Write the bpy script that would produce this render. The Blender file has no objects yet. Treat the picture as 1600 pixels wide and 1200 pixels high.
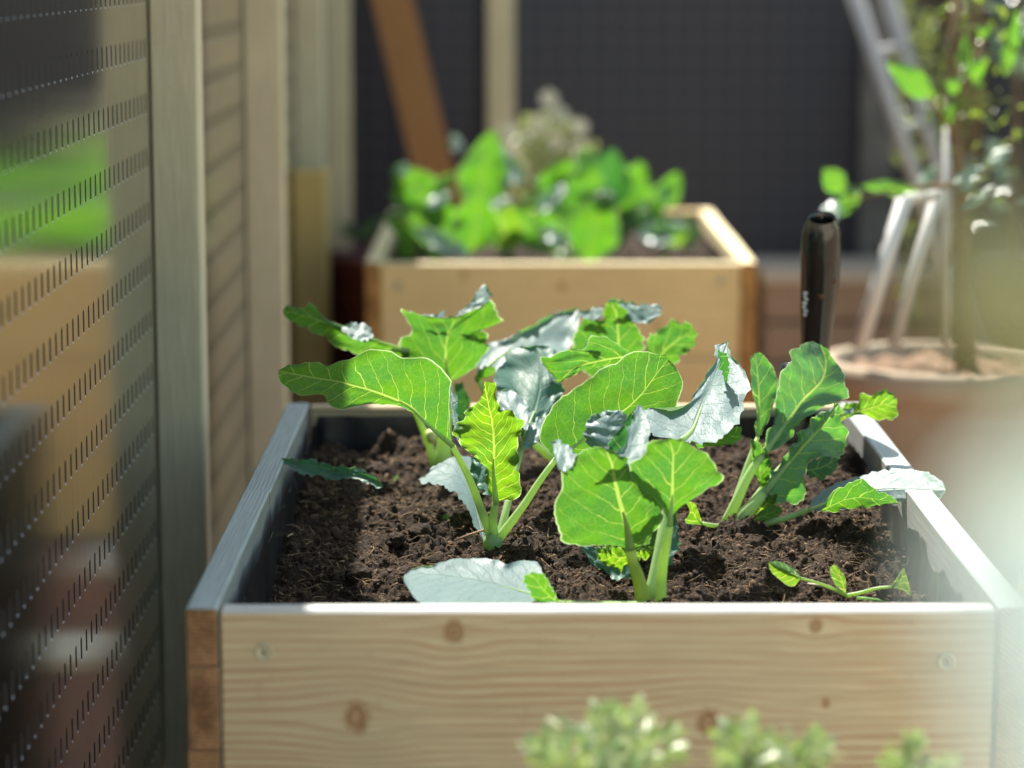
import bpy, math, random
from mathutils import Vector, noise, Matrix
R=math.radians
random.seed(7)
sc=bpy.context.scene
COL=sc.collection
# ------------------------------------------------------------------ camera
F=4131.2; PITCH=0.15789; YAW=0.00257; CAMZ=1.175; TOP=0.57
cam_d=bpy.data.cameras.new("camera"); cam=bpy.data.objects.new("camera",cam_d); COL.objects.link(cam)
cam.location=(0,0,CAMZ); cam.rotation_euler=(math.pi/2-PITCH,0,-YAW)
cam_d.sensor_width=36; cam_d.lens=F/1600*36; cam_d.clip_start=0.05; cam_d.clip_end=200
cam_d.dof.use_dof=True; cam_d.dof.focus_distance=3.02; cam_d.dof.aperture_fstop=2.7; cam_d.dof.aperture_blades=0
sc.camera=cam
CM=Matrix.Rotation(-YAW,3,'Z')@Matrix.Rotation(math.pi/2-PITCH,3,'X')
def ray(px,py): return CM@Vector(((px-800)/F,(600-py)/F,-1))
def at(px,py,Y):
    r=ray(px,py); return Vector((0,0,CAMZ))+r*(Y/r.y)
def atx(px,py,X):
    r=ray(px,py); return Vector((0,0,CAMZ))+r*(X/r.x)
def atz(px,py,z):
    r=ray(px,py); return Vector((0,0,CAMZ))+r*((z-CAMZ)/r.z)
# ------------------------------------------------------------------ node helpers
class NT:
    def __init__(s,name):
        s.m=bpy.data.materials.new(name); s.m.use_nodes=True; s.t=s.m.node_tree; s.t.nodes.clear()
        s.out=s.n('ShaderNodeOutputMaterial')
    def n(s,ty,**kw):
        nd=s.t.nodes.new(ty)
        for k,v in kw.items():
            if hasattr(nd,k) and not k.startswith('_'): setattr(nd,k,v)
            else: s.set(nd,k.strip('_').replace('_',' '),v)
        return nd
    def set(s,nd,k,v):
        i=nd.inputs[k]
        if isinstance(v,bpy.types.NodeSocket): s.t.links.new(v,i)
        else: i.default_value=v
    def mt(s,op,a,b=None,c=None,clamp=False):
        nd=s.t.nodes.new('ShaderNodeMath'); nd.operation=op; nd.use_clamp=clamp
        for i,v in enumerate((a,b,c)):
            if v is None: continue
            if isinstance(v,bpy.types.NodeSocket): s.t.links.new(v,nd.inputs[i])
            else: nd.inputs[i].default_value=v
        return nd.outputs[0]
    def mix(s,f,a,b,bt='MIX'):
        nd=s.t.nodes.new('ShaderNodeMix'); nd.data_type='RGBA'; nd.blend_type=bt
        for i,v in ((0,f),(6,a),(7,b)):
            if isinstance(v,bpy.types.NodeSocket): s.t.links.new(v,nd.inputs[i])
            else: nd.inputs[i].default_value=(tuple(v)+(1,))[:4] if i else v
        return nd.outputs[2]
    def mr(s,v,a,b,c=0,d=1,smooth=False):
        nd=s.t.nodes.new('ShaderNodeMapRange'); nd.interpolation_type='SMOOTHSTEP' if smooth else 'LINEAR'
        s.t.links.new(v,nd.inputs[0])
        for i,x in enumerate((a,b,c,d)): nd.inputs[i+1].default_value=x
        return nd.outputs[0]
    def noise(s,vec,scale,detail=3,rough=.55,dist=0):
        nd=s.t.nodes.new('ShaderNodeTexNoise')
        if vec is not None: s.t.links.new(vec,nd.inputs['Vector'])
        nd.inputs['Scale'].default_value=scale; nd.inputs['Detail'].default_value=detail; nd.inputs['Roughness'].default_value=rough; nd.inputs['Distortion'].default_value=dist
        return nd.outputs[0]
    def map(s,vec,sc_=(1,1,1),loc=(0,0,0),rot=(0,0,0)):
        nd=s.t.nodes.new('ShaderNodeMapping'); s.t.links.new(vec,nd.inputs[0])
        nd.inputs['Location'].default_value=loc; nd.inputs['Rotation'].default_value=rot; nd.inputs['Scale'].default_value=sc_
        return nd.outputs[0]
    def obj(s): return s.n('ShaderNodeTexCoord').outputs['Object']
    def bump(s,h,st=.3,dist=.002):
        nd=s.n('ShaderNodeBump'); s.set(nd,'Height',h); s.set(nd,'Strength',st); s.set(nd,'Distance',dist); return nd.outputs[0]
    def pbsdf(s,col,rough=.6,metal=0,spec=.4,normal=None,**kw):
        nd=s.n('ShaderNodeBsdfPrincipled')
        s.set(nd,'Base Color',col if isinstance(col,bpy.types.NodeSocket) else (tuple(col)+(1,))[:4])
        s.set(nd,'Roughness',rough); s.set(nd,'Metallic',metal); s.set(nd,'Specular IOR Level',spec)
        if normal is not None: s.set(nd,'Normal',normal)
        for k,v in kw.items(): s.set(nd,k.replace('_',' '),v)
        return nd.outputs[0]
    def done(s,sh): s.t.links.new(sh,s.out.inputs[0]); return s.m
def wood(name,light,dark,axis='X',freq=110,knots=(),grey=0,greycol=(.3,.31,.3),rough=.7,seed=0,contrast=1.0,fine=1.0):
    """grain runs along axis; ring bands across it"""
    t=NT(name); o=t.obj(); o=t.map(o,loc=(seed*.37,seed*.61,seed*.23)) if seed else o
    sep=t.n('ShaderNodeSeparateXYZ'); t.set(sep,0,o); x,y,z=sep.outputs
    a,b,c={'X':(x,z,y),'Y':(y,x,z),'Z':(z,x,y)}[axis]
    bb=b
    kmask=None; kring=None
    for (ka,kb,kr) in knots:
        da=t.mt('SUBTRACT',a,ka+0); db=t.mt('SUBTRACT',b,kb+0)
        e=t.mt('EXPONENT',t.mt('MULTIPLY',t.mt('ADD',t.mt('POWER',t.mt('ABSOLUTE',t.mt('DIVIDE',da,kr*4)),2.0),t.mt('POWER',t.mt('ABSOLUTE',t.mt('DIVIDE',db,kr*2.6)),2.0)),-1.0))
        bb=t.mt('SUBTRACT',bb,t.mt('MULTIPLY',t.mt('MULTIPLY',db,.82),e))
        d=t.mt('SQRT',t.mt('ADD',t.mt('POWER',t.mt('ABSOLUTE',t.mt('DIVIDE',da,kr*1.0)),2.0),t.mt('POWER',t.mt('ABSOLUTE',t.mt('DIVIDE',db,kr*1.25)),2.0)))
        d=t.mt('ADD',d,t.mt('ADD',t.mt('MULTIPLY',t.noise(o,140,2),.35),t.mt('SUBTRACT',t.mt('MULTIPLY',t.noise(o,45,2),1.1),.6)))
        km=t.mr(d,.95,1.35,1,0,True)
        kmask=km if kmask is None else t.mt('MAXIMUM',kmask,km)
        kr_=t.mt('MULTIPLY',t.mt('SINE',t.mt('MULTIPLY',d,11.0)),km)
        kring=kr_ if kring is None else t.mt('ADD',kring,kr_)
    cmb=t.n('ShaderNodeCombineXYZ'); t.set(cmb,0,t.mt('MULTIPLY',a,1.6)); t.set(cmb,1,t.mt('MULTIPLY',b,9.0)); t.set(cmb,2,t.mt('MULTIPLY',c,9.0))
    w=t.noise(cmb.outputs[0],1.0,2,.5)
    ph=t.mt('ADD',t.mt('MULTIPLY',bb,freq),t.mt('ADD',t.mt('MULTIPLY',w,2.4),t.mt('MULTIPLY',t.noise(cmb.outputs[0],3.1,1),1.3)))
    ph=t.mt('ADD',ph,t.mt('MULTIPLY',c,freq*.6))
    fr=t.mt('FRACT',ph)
    band=t.mt('MULTIPLY',t.mt('POWER',fr,3.0),t.mr(fr,.93,1.0,1,0))
    amp=t.noise(cmb.outputs[0],2.3,2)
    band=t.mt('MULTIPLY',band,t.mt('MULTIPLY',t.mr(amp,.3,.7,.25,1.25),contrast))
    cm2=t.n('ShaderNodeCombineXYZ'); t.set(cm2,0,t.mt('MULTIPLY',a,14.0)); t.set(cm2,1,t.mt('MULTIPLY',b,650.0)); t.set(cm2,2,t.mt('MULTIPLY',c,650.0))
    fi=t.noise(cm2.outputs[0],1.0,3,.6)
    blot=t.noise(t.map(o,(3,3,3) if axis=='X' else (5,5,5)),1.6,3)
    col=t.mix(t.mt('MINIMUM',band,1.0),light,dark)
    col=t.mix(t.mr(fi,.35,.75,0,.48*fine),col,tuple(v*.55 for v in dark))
    col=t.mix(t.mr(blot,.4,.7,0,.45),col,tuple(v*.66 for v in light)); sp_=t.noise(o,19,5,.75,1.5); col=t.mix(t.mr(sp_,.60,.72,0,.28),col,tuple(v*.45 for v in dark))
    if kmask is not None:
        kc=t.mix(t.mr(kring,-1,1),(light[0]*.62,light[1]*.50,light[2]*.40),(dark[0]*.55,dark[1]*.45,dark[2]*.38))
        col=t.mix(t.mt('MULTIPLY',kmask,.9),col,kc)
    if grey: 
        g=t.mt('MULTIPLY',t.mr(t.noise(cmb.outputs[0],1.4,3),.3,.65,.55,1),grey)
        col=t.mix(g,col,t.mix(t.mr(fi,.3,.7),greycol,tuple(v*.62 for v in greycol)))
    h=t.mt('ADD',t.mt('MULTIPLY',fi,.6),t.mt('MULTIPLY',band,.5))
    return t.done(t.pbsdf(col,rough,0,.35,t.bump(h,.45,.0012)))
# ------------------------------------------------------------------ mesh helper
class MB:
    def __init__(s): s.v=[]; s.f=[]; s.mi=[]; s.uv=[]; s.sm=[]
    def add(s,vs,fs,mi=0,smooth=False):
        o=len(s.v); s.v+= [tuple(p) for p in vs]
        for f in fs: s.f.append(tuple(i+o for i in f)); s.mi.append(mi); s.sm.append(smooth)
        return s
    def box(s,x0,x1,y0,y1,z0,z1,mi=0,bev=0.0015,jit=0):
        # chamfered box
        b=min(bev,(x1-x0)/3,(y1-y0)/3,(z1-z0)/3)
        c=[(x0+x1)/2,(y0+y1)/2,(z0+z1)/2]; h=[(x1-x0)/2,(y1-y0)/2,(z1-z0)/2]
        vs=[];idx={}
        for sx in(-1,1):
            for sy in(-1,1):
                for sz in(-1,1):
                    S=(sx,sy,sz)
                    for k in range(3):
                        p=[c[i]+S[i]*(h[i]-(0 if i==k else b)) for i in range(3)]
                        idx[(S,k)]=len(vs); vs.append(p)
        fs=[]
        def q(l):
            pts=[Vector(vs[i]) for i in l]; n=(pts[1]-pts[0]).cross(pts[2]-pts[1]); m=sum(pts,Vector())/len(pts)-Vector(c)
            fs.append(tuple(l) if n.dot(m)>0 else tuple(reversed(l)))
        for k in range(3):
            i,j=[a for a in range(3) if a!=k]
            for sg in(-1,1):
                l=[]
                for a_,b_ in((-1,-1),(1,-1),(1,1),(-1,1)):
                    S=[0,0,0];S[k]=sg;S[i]=a_;S[j]=b_; l.append(idx[(tuple(S),k)])
                q(l)
            for a_ in(-1,1):
                for b_ in(-1,1):
                    S1=[0,0,0];S1[i]=a_;S1[j]=b_;S2=list(S1);S1[k]=-1;S2[k]=1
                    q([idx[(tuple(S1),i)],idx[(tuple(S1),j)],idx[(tuple(S2),j)],idx[(tuple(S2),i)]])
        for S in [(a,b_,c_) for a in(-1,1) for b_ in(-1,1) for c_ in(-1,1)]: q([idx[(S,0)],idx[(S,1)],idx[(S,2)]])
        return s.add(vs,fs,mi)
    def tube(s,pts,rad,n=10,mi=0,caps=True,flat=1.0):
        pts=[Vector(p) for p in pts]; N=len(pts)
        if not hasattr(rad,'__len__'): rad=[rad]*N
        vs=[];fs=[]; up=None
        for i,p in enumerate(pts):
            t=(pts[min(i+1,N-1)]-pts[max(i-1,0)]).normalized()
            if up is None: up=Vector((0,1,0)) if abs(t.y)<.9 else Vector((1,0,0))
            a=(up-t*up.dot(t)).normalized(); b=t.cross(a); up=a
            for k in range(n):
                w=2*math.pi*k/n; vs.append(p+(a*math.cos(w)*flat+b*math.sin(w))*rad[i])
        for i in range(N-1):
            for k in range(n): fs.append((i*n+k,i*n+(k+1)%n,(i+1)*n+(k+1)%n,(i+1)*n+k))
        if caps: fs.append(tuple(reversed(range(n)))); fs.append(tuple((N-1)*n+k for k in range(n)))
        return s.add(vs,fs,mi,True)
    def lathe(s,c,prof,n=48,mi=0,axis=None):
        vs=[];fs=[];N=len(prof)
        for r,z in prof:
            for k in range(n):
                w=2*math.pi*k/n; vs.append(Vector((c[0]+r*math.cos(w),c[1]+r*math.sin(w),c[2]+z)))
        for i in range(N-1):
            for k in range(n): fs.append((i*n+k,i*n+(k+1)%n,(i+1)*n+(k+1)%n,(i+1)*n+k))
        return s.add(vs,fs,mi,True)
    def build(s,name,mats,parent=None,uvs=None):
        me=bpy.data.meshes.new(name)
        loc=Vector((0,0,0))
        p=parent
        while p is not None: loc=loc+p.location; p=p.parent
        me.from_pydata([tuple(Vector(v)-loc) for v in s.v],[],s.f)
        if not isinstance(mats,(list,tuple)): mats=[mats]
        for m in mats: me.materials.append(m)
        me.polygons.foreach_set('material_index',s.mi); me.polygons.foreach_set('use_smooth',s.sm)
        if uvs:
            for ln,vals in uvs.items():
                l=me.uv_layers.new(name=ln); fl=[]
                for lp in me.loops: fl+=vals[lp.vertex_index]
                l.data.foreach_set('uv',fl)
        me.update()
        o=bpy.data.objects.new(name,me); COL.objects.link(o)
        if parent is not None: o.parent=parent
        return o
def thing(name,label,cat,loc=(0,0,0),group=None):
    o=bpy.data.objects.new(name,None); COL.objects.link(o); o.location=loc; o.empty_display_size=.05
    o['label']=label; o['category']=cat
    if group: o['group']=group
    return o
def tag(o,label=None,cat=None,group=None,kind=None):
    if label:o['label']=label
    if cat:o['category']=cat
    if group:o['group']=group
    if kind:o['kind']=kind
    return o
# ------------------------------------------------------------------ world and sun
SE=56; SA=19     # sun elevation; degrees to the left of straight ahead (+Y)
w=bpy.data.worlds.new("World"); sc.world=w; w.use_nodes=True
nt=w.node_tree; bg=nt.nodes['Background']; sky=nt.nodes.new('ShaderNodeTexSky'); sky.sky_type='NISHITA'; sky.sun_disc=False
sky.sun_elevation=R(SE); sky.sun_rotation=R(-SA); mxs=nt.nodes.new('ShaderNodeMix'); mxs.data_type='RGBA'; mxs.blend_type='MULTIPLY'; mxs.inputs[0].default_value=1; mxs.inputs[7].default_value=(1.12,1.04,.78,1); nt.links.new(sky.outputs[0],mxs.inputs[6]); nt.links.new(mxs.outputs[2],bg.inputs[0]); bg.inputs[1].default_value=.13
sv=Vector((-math.sin(R(SA))*math.cos(R(SE)),math.cos(R(SA))*math.cos(R(SE)),math.sin(R(SE))))
sl=bpy.data.lights.new("sun",'SUN'); sl.energy=5.0; sl.angle=R(.53); sl.color=(1,.955,.85)
so=bpy.data.objects.new("sun",sl); COL.objects.link(so); so.rotation_euler=sv.to_track_quat('Z','Y').to_euler(); so.location=(-3,8,8)
sc.view_settings.view_transform='Standard'; sc.view_settings.look='None'; sc.view_settings.exposure=1.5; sc.view_settings.gamma=1
sc.cycles.use_denoising=True; sc.cycles.max_bounces=10; sc.cycles.transmission_bounces=8; sc.cycles.diffuse_bounces=5
sc.cycles.sample_clamp_indirect=6; sc.cycles.caustics_reflective=False; sc.cycles.caustics_refractive=False
# ------------------------------------------------------------------ plain materials
def simple(name,col,rough=.6,metal=0,spec=.4,nscale=0,namt=.3,bump=0):
    t=NT(name); c=col; nrm=None
    if nscale:
        n=t.noise(t.obj(),nscale,4); c=t.mix(t.mr(n,.3,.7),tuple(v*(1-namt) for v in col),tuple(min(1,v*(1+namt)) for v in col))
        if bump: nrm=t.bump(n,bump,.003)
    return t.done(t.pbsdf(c,rough,metal,spec,nrm))
def leafmat(name,refl,trans,vein,tr=.5,rough=.42,spacing=.0205,veinw=.00050,waxy=.25,under=(.07,.17,.03)):
    t=NT(name)
    uvn=t.n('ShaderNodeUVMap',uv_map='metric').outputs[0]; s1=t.n('ShaderNodeSeparateXYZ'); t.set(s1,0,uvn); s,tt=s1.outputs[0],s1.outputs[1]
    nv=t.noise(uvn,30,2); wob=t.mt('MULTIPLY',t.mt('SUBTRACT',nv,.5),.017)
    nv2=t.noise(uvn,170,2); wob2=t.mt('MULTIPLY',t.mt('SUBTRACT',nv2,.5),.0036)
    at_=t.mt('ABSOLUTE',tt)
    side=t.mt('MULTIPLY',t.mt('GREATER_THAN',tt,0.0),spacing*.42)
    ww=t.mt('ADD',t.mt('ADD',t.mt('ADD',t.mt('SUBTRACT',s,t.mt('MULTIPLY',at_,.85)),wob),wob2),side)
    fr=t.mt('FRACT',t.mt('DIVIDE',ww,spacing)); dd=t.mt('MULTIPLY',t.mt('ABSOLUTE',t.mt('SUBTRACT',fr,.5)),spacing*.72)
    wid=t.mt('MAXIMUM',t.mt('SUBTRACT',veinw*1.5,t.mt('MULTIPLY',at_,veinw*28)),veinw*.45)
    v1=t.mt('MULTIPLY',t.mt('SUBTRACT',1.0,t.mt('DIVIDE',dd,wid),clamp=True),1.8,clamp=True)
    rw=t.n('ShaderNodeSeparateXYZ'); t.set(rw,0,t.n('ShaderNodeUVMap',uv_map='ribw').outputs[0]); rwx=t.mt('ADD',rw.outputs[0],.00001)
    vr=t.mt('MULTIPLY',t.mt('SUBTRACT',1.0,t.mt('DIVIDE',at_,rwx),clamp=True),2.0,clamp=True)
    v1=t.mt('MAXIMUM',v1,vr)
    fr2=t.mt('FRACT',t.mt('ADD',t.mt('DIVIDE',t.mt('ADD',t.mt('SUBTRACT',s,t.mt('MULTIPLY',at_,.25)),t.mt('MULTIPLY',wob,1.6)),spacing*.62),.3))
    v1b=t.mt('MULTIPLY',t.mt('SUBTRACT',1.0,t.mt('DIVIDE',t.mt('MULTIPLY',t.mt('ABSOLUTE',t.mt('SUBTRACT',fr2,.5)),spacing*.6),veinw*.6),clamp=True),t.mr(at_,.006,.016,0,.4))
    v1=t.mt('MAXIMUM',v1,v1b)
    vo=t.n('ShaderNodeTexVoronoi',feature='DISTANCE_TO_EDGE'); t.set(vo,'Vector',uvn); t.set(vo,'Scale',150.0)
    v2=t.mt('MULTIPLY',t.mr(vo.outputs[0],0,.07,1,0),.22)
    vo3=t.n('ShaderNodeTexVoronoi',feature='DISTANCE_TO_EDGE'); t.set(vo3,'Vector',uvn); t.set(vo3,'Scale',520.0)
    v3=t.mt('MULTIPLY',t.mr(vo3.outputs[0],0,.12,1,0),.07)
    vm=t.mt('MAXIMUM',t.mt('MAXIMUM',v1,v2),v3)
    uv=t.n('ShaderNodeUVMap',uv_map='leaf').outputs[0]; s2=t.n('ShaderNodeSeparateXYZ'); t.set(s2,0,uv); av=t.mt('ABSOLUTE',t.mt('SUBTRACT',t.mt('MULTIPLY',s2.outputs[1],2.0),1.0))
    rim_light=t.mr(av,.965,.995,0,.7)  # backlit rim highlight painted into the colour of the leaf edge
    big=t.noise(uvn,22,3)
    rc=t.mix(t.mr(big,.3,.7,0,.35),refl,tuple(x*.72 for x in refl))
    tc=t.mix(t.mr(big,.35,.65,0,.75),trans,(trans[0]*.45,trans[1]*.72,trans[2]*6))
    rc=t.mix(t.mt('MULTIPLY',v1,.45),rc,(refl[0]*.62,refl[1]*.80,refl[2]*.55))
    bf=t.n('ShaderNodeNewGeometry').outputs['Backfacing']; rc=t.mix(bf,rc,t.mix(t.mt('MULTIPLY',vm,.7),under,(.30,.42,.12)))
    tc=t.mix(t.mt('MULTIPLY',vm,.9),tc,vein); tc=t.mix(rim_light,tc,(.75,.85,.5))
    bh=t.mt('ADD',t.mt('MULTIPLY',v1,-2.4),t.mt('ADD',t.mt('MULTIPLY',v2,-.6),t.mt('ADD',t.mt('MULTIPLY',nv2,.6),t.mt('MULTIPLY',t.noise(uvn,60,3),1.1))))
    nb=t.bump(bh,.55,.0009)
    a=t.pbsdf(rc,rough,0,waxy,nb)
    b=t.n('ShaderNodeBsdfTranslucent'); t.set(b,'Color',tc); t.set(b,'Normal',nb)
    mx=t.n('ShaderNodeMixShader'); t.set(mx,0,tr); t.t.links.new(a,mx.inputs[1]); t.t.links.new(b.outputs[0],mx.inputs[2])
    return t.done(mx.outputs[0])
def stemmat(name,col,tr,f=.35):
    t=NT(name); n=t.noise(t.obj(),60,3)
    a=t.pbsdf(t.mix(t.mr(n,.3,.7),col,tuple(v*.8 for v in col)),.38,0,.4)
    b=t.n('ShaderNodeBsdfTranslucent'); t.set(b,'Color',tuple(tr)+(1,))
    mx=t.n('ShaderNodeMixShader'); t.set(mx,0,f); t.t.links.new(a,mx.inputs[1]); t.t.links.new(b.outputs[0],mx.inputs[2])
    return t.done(mx.outputs[0])
M={}
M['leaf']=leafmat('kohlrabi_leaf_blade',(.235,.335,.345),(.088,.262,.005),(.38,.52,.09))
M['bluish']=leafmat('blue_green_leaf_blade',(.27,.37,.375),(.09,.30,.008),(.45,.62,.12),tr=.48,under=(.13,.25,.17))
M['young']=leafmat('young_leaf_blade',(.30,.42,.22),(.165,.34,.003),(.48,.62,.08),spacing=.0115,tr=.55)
M['dark']=leafmat('deep_green_and_shaded_blade',(.10,.21,.17),(.05,.24,.008),(.2,.4,.1),tr=.4,under=(.05,.11,.05))
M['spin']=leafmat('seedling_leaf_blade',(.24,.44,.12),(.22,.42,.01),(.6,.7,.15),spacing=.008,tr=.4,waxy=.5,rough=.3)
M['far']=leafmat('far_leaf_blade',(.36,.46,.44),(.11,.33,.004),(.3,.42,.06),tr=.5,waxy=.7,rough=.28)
M['stem']=stemmat('kohlrabi_stem',(.40,.56,.30),(.45,.75,.22),.45)
M['rib']=stemmat('kohlrabi_midrib',(.46,.62,.34),(.6,.8,.2),.5)
M['redrib']=stemmat('reddish_stem',(.36,.47,.20),(.5,.62,.10),.5)
# ------------------------------------------------------------------ curves
def cr(pts,n):
    """points resampled by arc length through a Catmull-Rom curve"""
    P=[Vector(p).to_3d() if len(p)==2 else Vector(p) for p in pts]
    D=[]
    for i in range(len(P)-1):
        p0=P[max(i-1,0)];p1=P[i];p2=P[i+1];p3=P[min(i+2,len(P)-1)]
        for k in range(8):
            t=k/8; D.append(.5*((2*p1)+(p2-p0)*t+(2*p0-5*p1+4*p2-p3)*t*t+(3*p1-p0-3*p2+p3)*t**3))
    D.append(P[-1])
    L=[0]
    for i in range(1,len(D)): L.append(L[-1]+(D[i]-D[i-1]).length)
    out=[];j=0
    for i in range(n+1):
        s=L[-1]*i/n
        while j<len(L)-2 and L[j+1]<s: j+=1
        f=(s-L[j])/max(L[j+1]-L[j],1e-9); out.append(D[j].lerp(D[j+1],min(max(f,0),1)))
    return out
def P(s):
    a=[float(x) for x in s.replace(';',' ').replace(',',' ').split()]
    return [(a[i],a[i+1]) for i in range(0,len(a),2)]
def leaf(parent,mid,L,Rr,Y,gx=0,gy=0,gL=None,gR=None,hL=0,hR=0,cup=0,arch=0,ruf=.0025,mat='leaf',rib=(.0028,.0007),stem=None,sr=None,name='leaf',nu=44,nv=9,rmat='rib',seed=None,serr=1.4,fr=1.0,ribon=True,label=None,ribl=.42):
    """mid/L/R traced outline; Y: distance of the leaf's base; gx,gy: how the midrib recedes (cm per 100 px); gL,gR / hL,hR: how each half recedes"""
    if seed is None: seed=random.random()*90
    mid,L,Rr=[P(q) if isinstance(q,str) else q for q in (mid,L,Rr)]
    m=cr(mid,nu);l=cr(L,nu);r=cr(Rr,nu)
    if gL is None:gL=gy
    if gR is None:gR=gy
    x0,y0=mid[0]
    mb=MB(); uvl=[];uvm=[]; V=[]; arc=0;prev=None
    for i in range(nu+1):
        u=i/nu
        dm=Y+gx*(m[i].x-x0)/1e4+gy*(y0-m[i].y)/1e4+arch*math.sin(math.pi*u)
        pm=at(m[i].x,m[i].y,dm)
        if prev is not None: arc+=(pm-prev).length
        prev=pm
        for j in range(-nv,nv+1):
            v=j/nv; e=l[i] if v<0 else r[i]; a=abs(v); g,h=(gL,hL) if v<0 else (gR,hR)
            ex,ey=e.x,e.y
            if serr and a>0:
                k=noise.noise(Vector((u*17,seed,v*.5)))*serr*2.4+abs(noise.noise(Vector((u*30,seed+5,v))))*serr*3.2-serr*.8
                d=(e-m[i]); 
                if d.length>4: d.normalize(); k*=1.6; ex+=d.x*k*a**4*1.0; ey+=d.y*k*a**4
            px=m[i].x+(ex-m[i].x)*a; py=m[i].y+(ey-m[i].y)*a
            env=math.sin(math.pi*min(max(u,.02),.98))**.5
            rf=1.35*ruf*env*a**1.6*(noise.noise(Vector((u*6*fr,v*1.5,seed)))*2.2+noise.noise(Vector((u*15*fr,v*2,seed+9)))*1.2*a)
            rf+=.0022*a*noise.noise(Vector((pm.x*55+a*3*(1 if v>0 else -1),v*4,pm.z*55+seed)))
            rf+=ruf*.7*env*noise.noise(Vector((u*5,v*3,seed+3)))
            dd=dm+g*(m[i].y-py)/1e4+h*(px-m[i].x)/1e4+cup*a*a*env+rf
            p=at(px,py,dd); V.append(p); uvl.append((u,v*.5+.5)); uvm.append((arc,math.copysign((p-pm).length,v)))
    W=2*nv+1; fs=[]; score=0
    for i in range(nu):
        for j in range(W-1):
            f=(i*W+j,i*W+j+1,(i+1)*W+j+1,(i+1)*W+j); fs.append(f); nn=(V[f[1]]-V[f[0]]).cross(V[f[3]]-V[f[0]]); score+=nn.dot(sv)
    if score<0: fs=[tuple(reversed(f)) for f in fs]
    mb.add(V,fs,0,True)
    rp=[V[i*W+nv]-Vector((0,.0006,0)) for i in range(0,nu+1,2)]
    if stem:
        sp=[at(x,y,d) for x,y,d in stem]; 
        sp=cr(sp,10)
        srr=sr or (.0065,rib[0]); rads=[srr[0]+(srr[1]-srr[0])*(k/10)**.7 for k in range(11)]
        if (sp[-1]-rp[0]).length<.03: sp.append(rp[0]); rads.append(rib[0])
        mb.tube(sp,rads,10,1)
    nr=max(3,int(len(rp)*ribl)); rp=rp[:nr]
    if stem and ribon: mb.tube(rp,[rib[0]*(1-.8*k/(len(rp)-1)) for k in range(len(rp))],8,1,True,.8)
    uvr=[((rib[0]*(1-.78*q[0]**.7)*1.0 if ribon else 0),0) for q in uvl]; n=len(mb.v)-len(uvl); uvr+=[(0,0)]*n; uvl+=[(0,0)]*n; uvm+=[(0,0)]*n
    o=mb.build(name,[M[mat],M[rmat]],parent,{'leaf':uvl,'metric':uvm,'ribw':uvr})
    if label:o['label']=label
    return o
def sleaf(parent,b,t,w,Y,gx=0,gy=-3,bow=0,mat='far',name='leaf',cup=.006,ruf=.003,wide=.55,nu=16,nv=4,dist='px',tipw=.1,**kw):
    """simple leaf: base px, tip px, width px, bow px"""
    b=Vector(b+(0,));t=Vector(t+(0,));d=t-b;n=Vector((-d.y,d.x,0)).normalized()
    mid=[];L=[];Q=[]
    for i in range(9):
        u=i/8; c=b+d*u+n*bow*math.sin(math.pi*u)
        pr=(math.sin(math.pi*u**(.72 if wide<.5 else .92)))**.9*(1-.25*u) if 0<u<1 else 0
        mid.append(tuple(c)[:2]); L.append(tuple(c-n*w*.5*pr)[:2]); Q.append(tuple(c+n*w*.5*pr)[:2])
    return leaf(parent,mid,L,Q,Y,gx,gy,mat=mat,name=name,cup=cup,ruf=ruf,nu=nu,nv=nv,serr=.6,rib=kw.pop('rib',(.002,.0006)),**kw)
# ------------------------------------------------------------------ ground
def paving():
    t=NT('brick_paving'); o=t.obj(); b=t.n('ShaderNodeTexBrick'); t.set(b,'Vector',t.map(o,rot=(0,0,R(90)))); t.set(b,'Scale',1.0)
    t.set(b,'Brick Width',.21);t.set(b,'Row Height',.105);t.set(b,'Mortar Size',.005)
    t.set(b,'Color1',(.30,.12,.07,1));t.set(b,'Color2',(.20,.085,.055,1));t.set(b,'Mortar',(.09,.08,.07,1))
    n=t.noise(o,7,5); c=t.mix(t.mr(n,.35,.7,0,.6),b.outputs[0],(.12,.09,.07))
    return t.done(t.pbsdf(c,.85,0,.3,t.bump(t.mt('ADD',b.outputs[1],t.noise(o,90,3)),-.3,.004)))
g=MB(); g.add([(-40,-20,0),(40,-20,0),(40,60,0),(-40,60,0)],[(0,1,2,3)]); g2=MB(); g2.add([(-.46,3.66,.004),(.7,3.66,.004),(.7,5.36,.004),(-.46,5.36,.004)],[(0,1,2,3)]); tag(g2.build('brick_path',paving()),kind='structure')
tag(g.build('ground',simple('brown_earth_ground',(.20,.15,.105),.95,0,.2,nscale=9,namt=.5,bump=.6)),kind='structure')
def bouncemat():
    t=NT('pale_bounce_ground'); o=t.obj(); b=t.n('ShaderNodeTexBrick'); t.set(b,'Vector',o); t.set(b,'Scale',1.0); t.set(b,'Brick Width',.6);t.set(b,'Row Height',.4);t.set(b,'Mortar Size',.008)
    t.set(b,'Color1',(.62,.53,.41,1));t.set(b,'Color2',(.55,.47,.37,1));t.set(b,'Mortar',(.25,.22,.18,1)); n=t.noise(o,3,5)
    return t.done(t.pbsdf(t.mix(t.mr(n,.35,.7,0,.35),b.outputs[0],(.40,.35,.28)),.85,0,.3,t.bump(b.outputs[1],-.3,.004)))
g=MB(); g.add([(-12,-12,.004),(12,-12,.004),(12,2.2,.004),(-12,2.2,.004)],[(0,1,2,3)]); tag(g.build('bounce_ground',bouncemat()),kind='structure')  # unseen pale ground added behind the camera to bounce warm light onto shaded fronts
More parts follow.
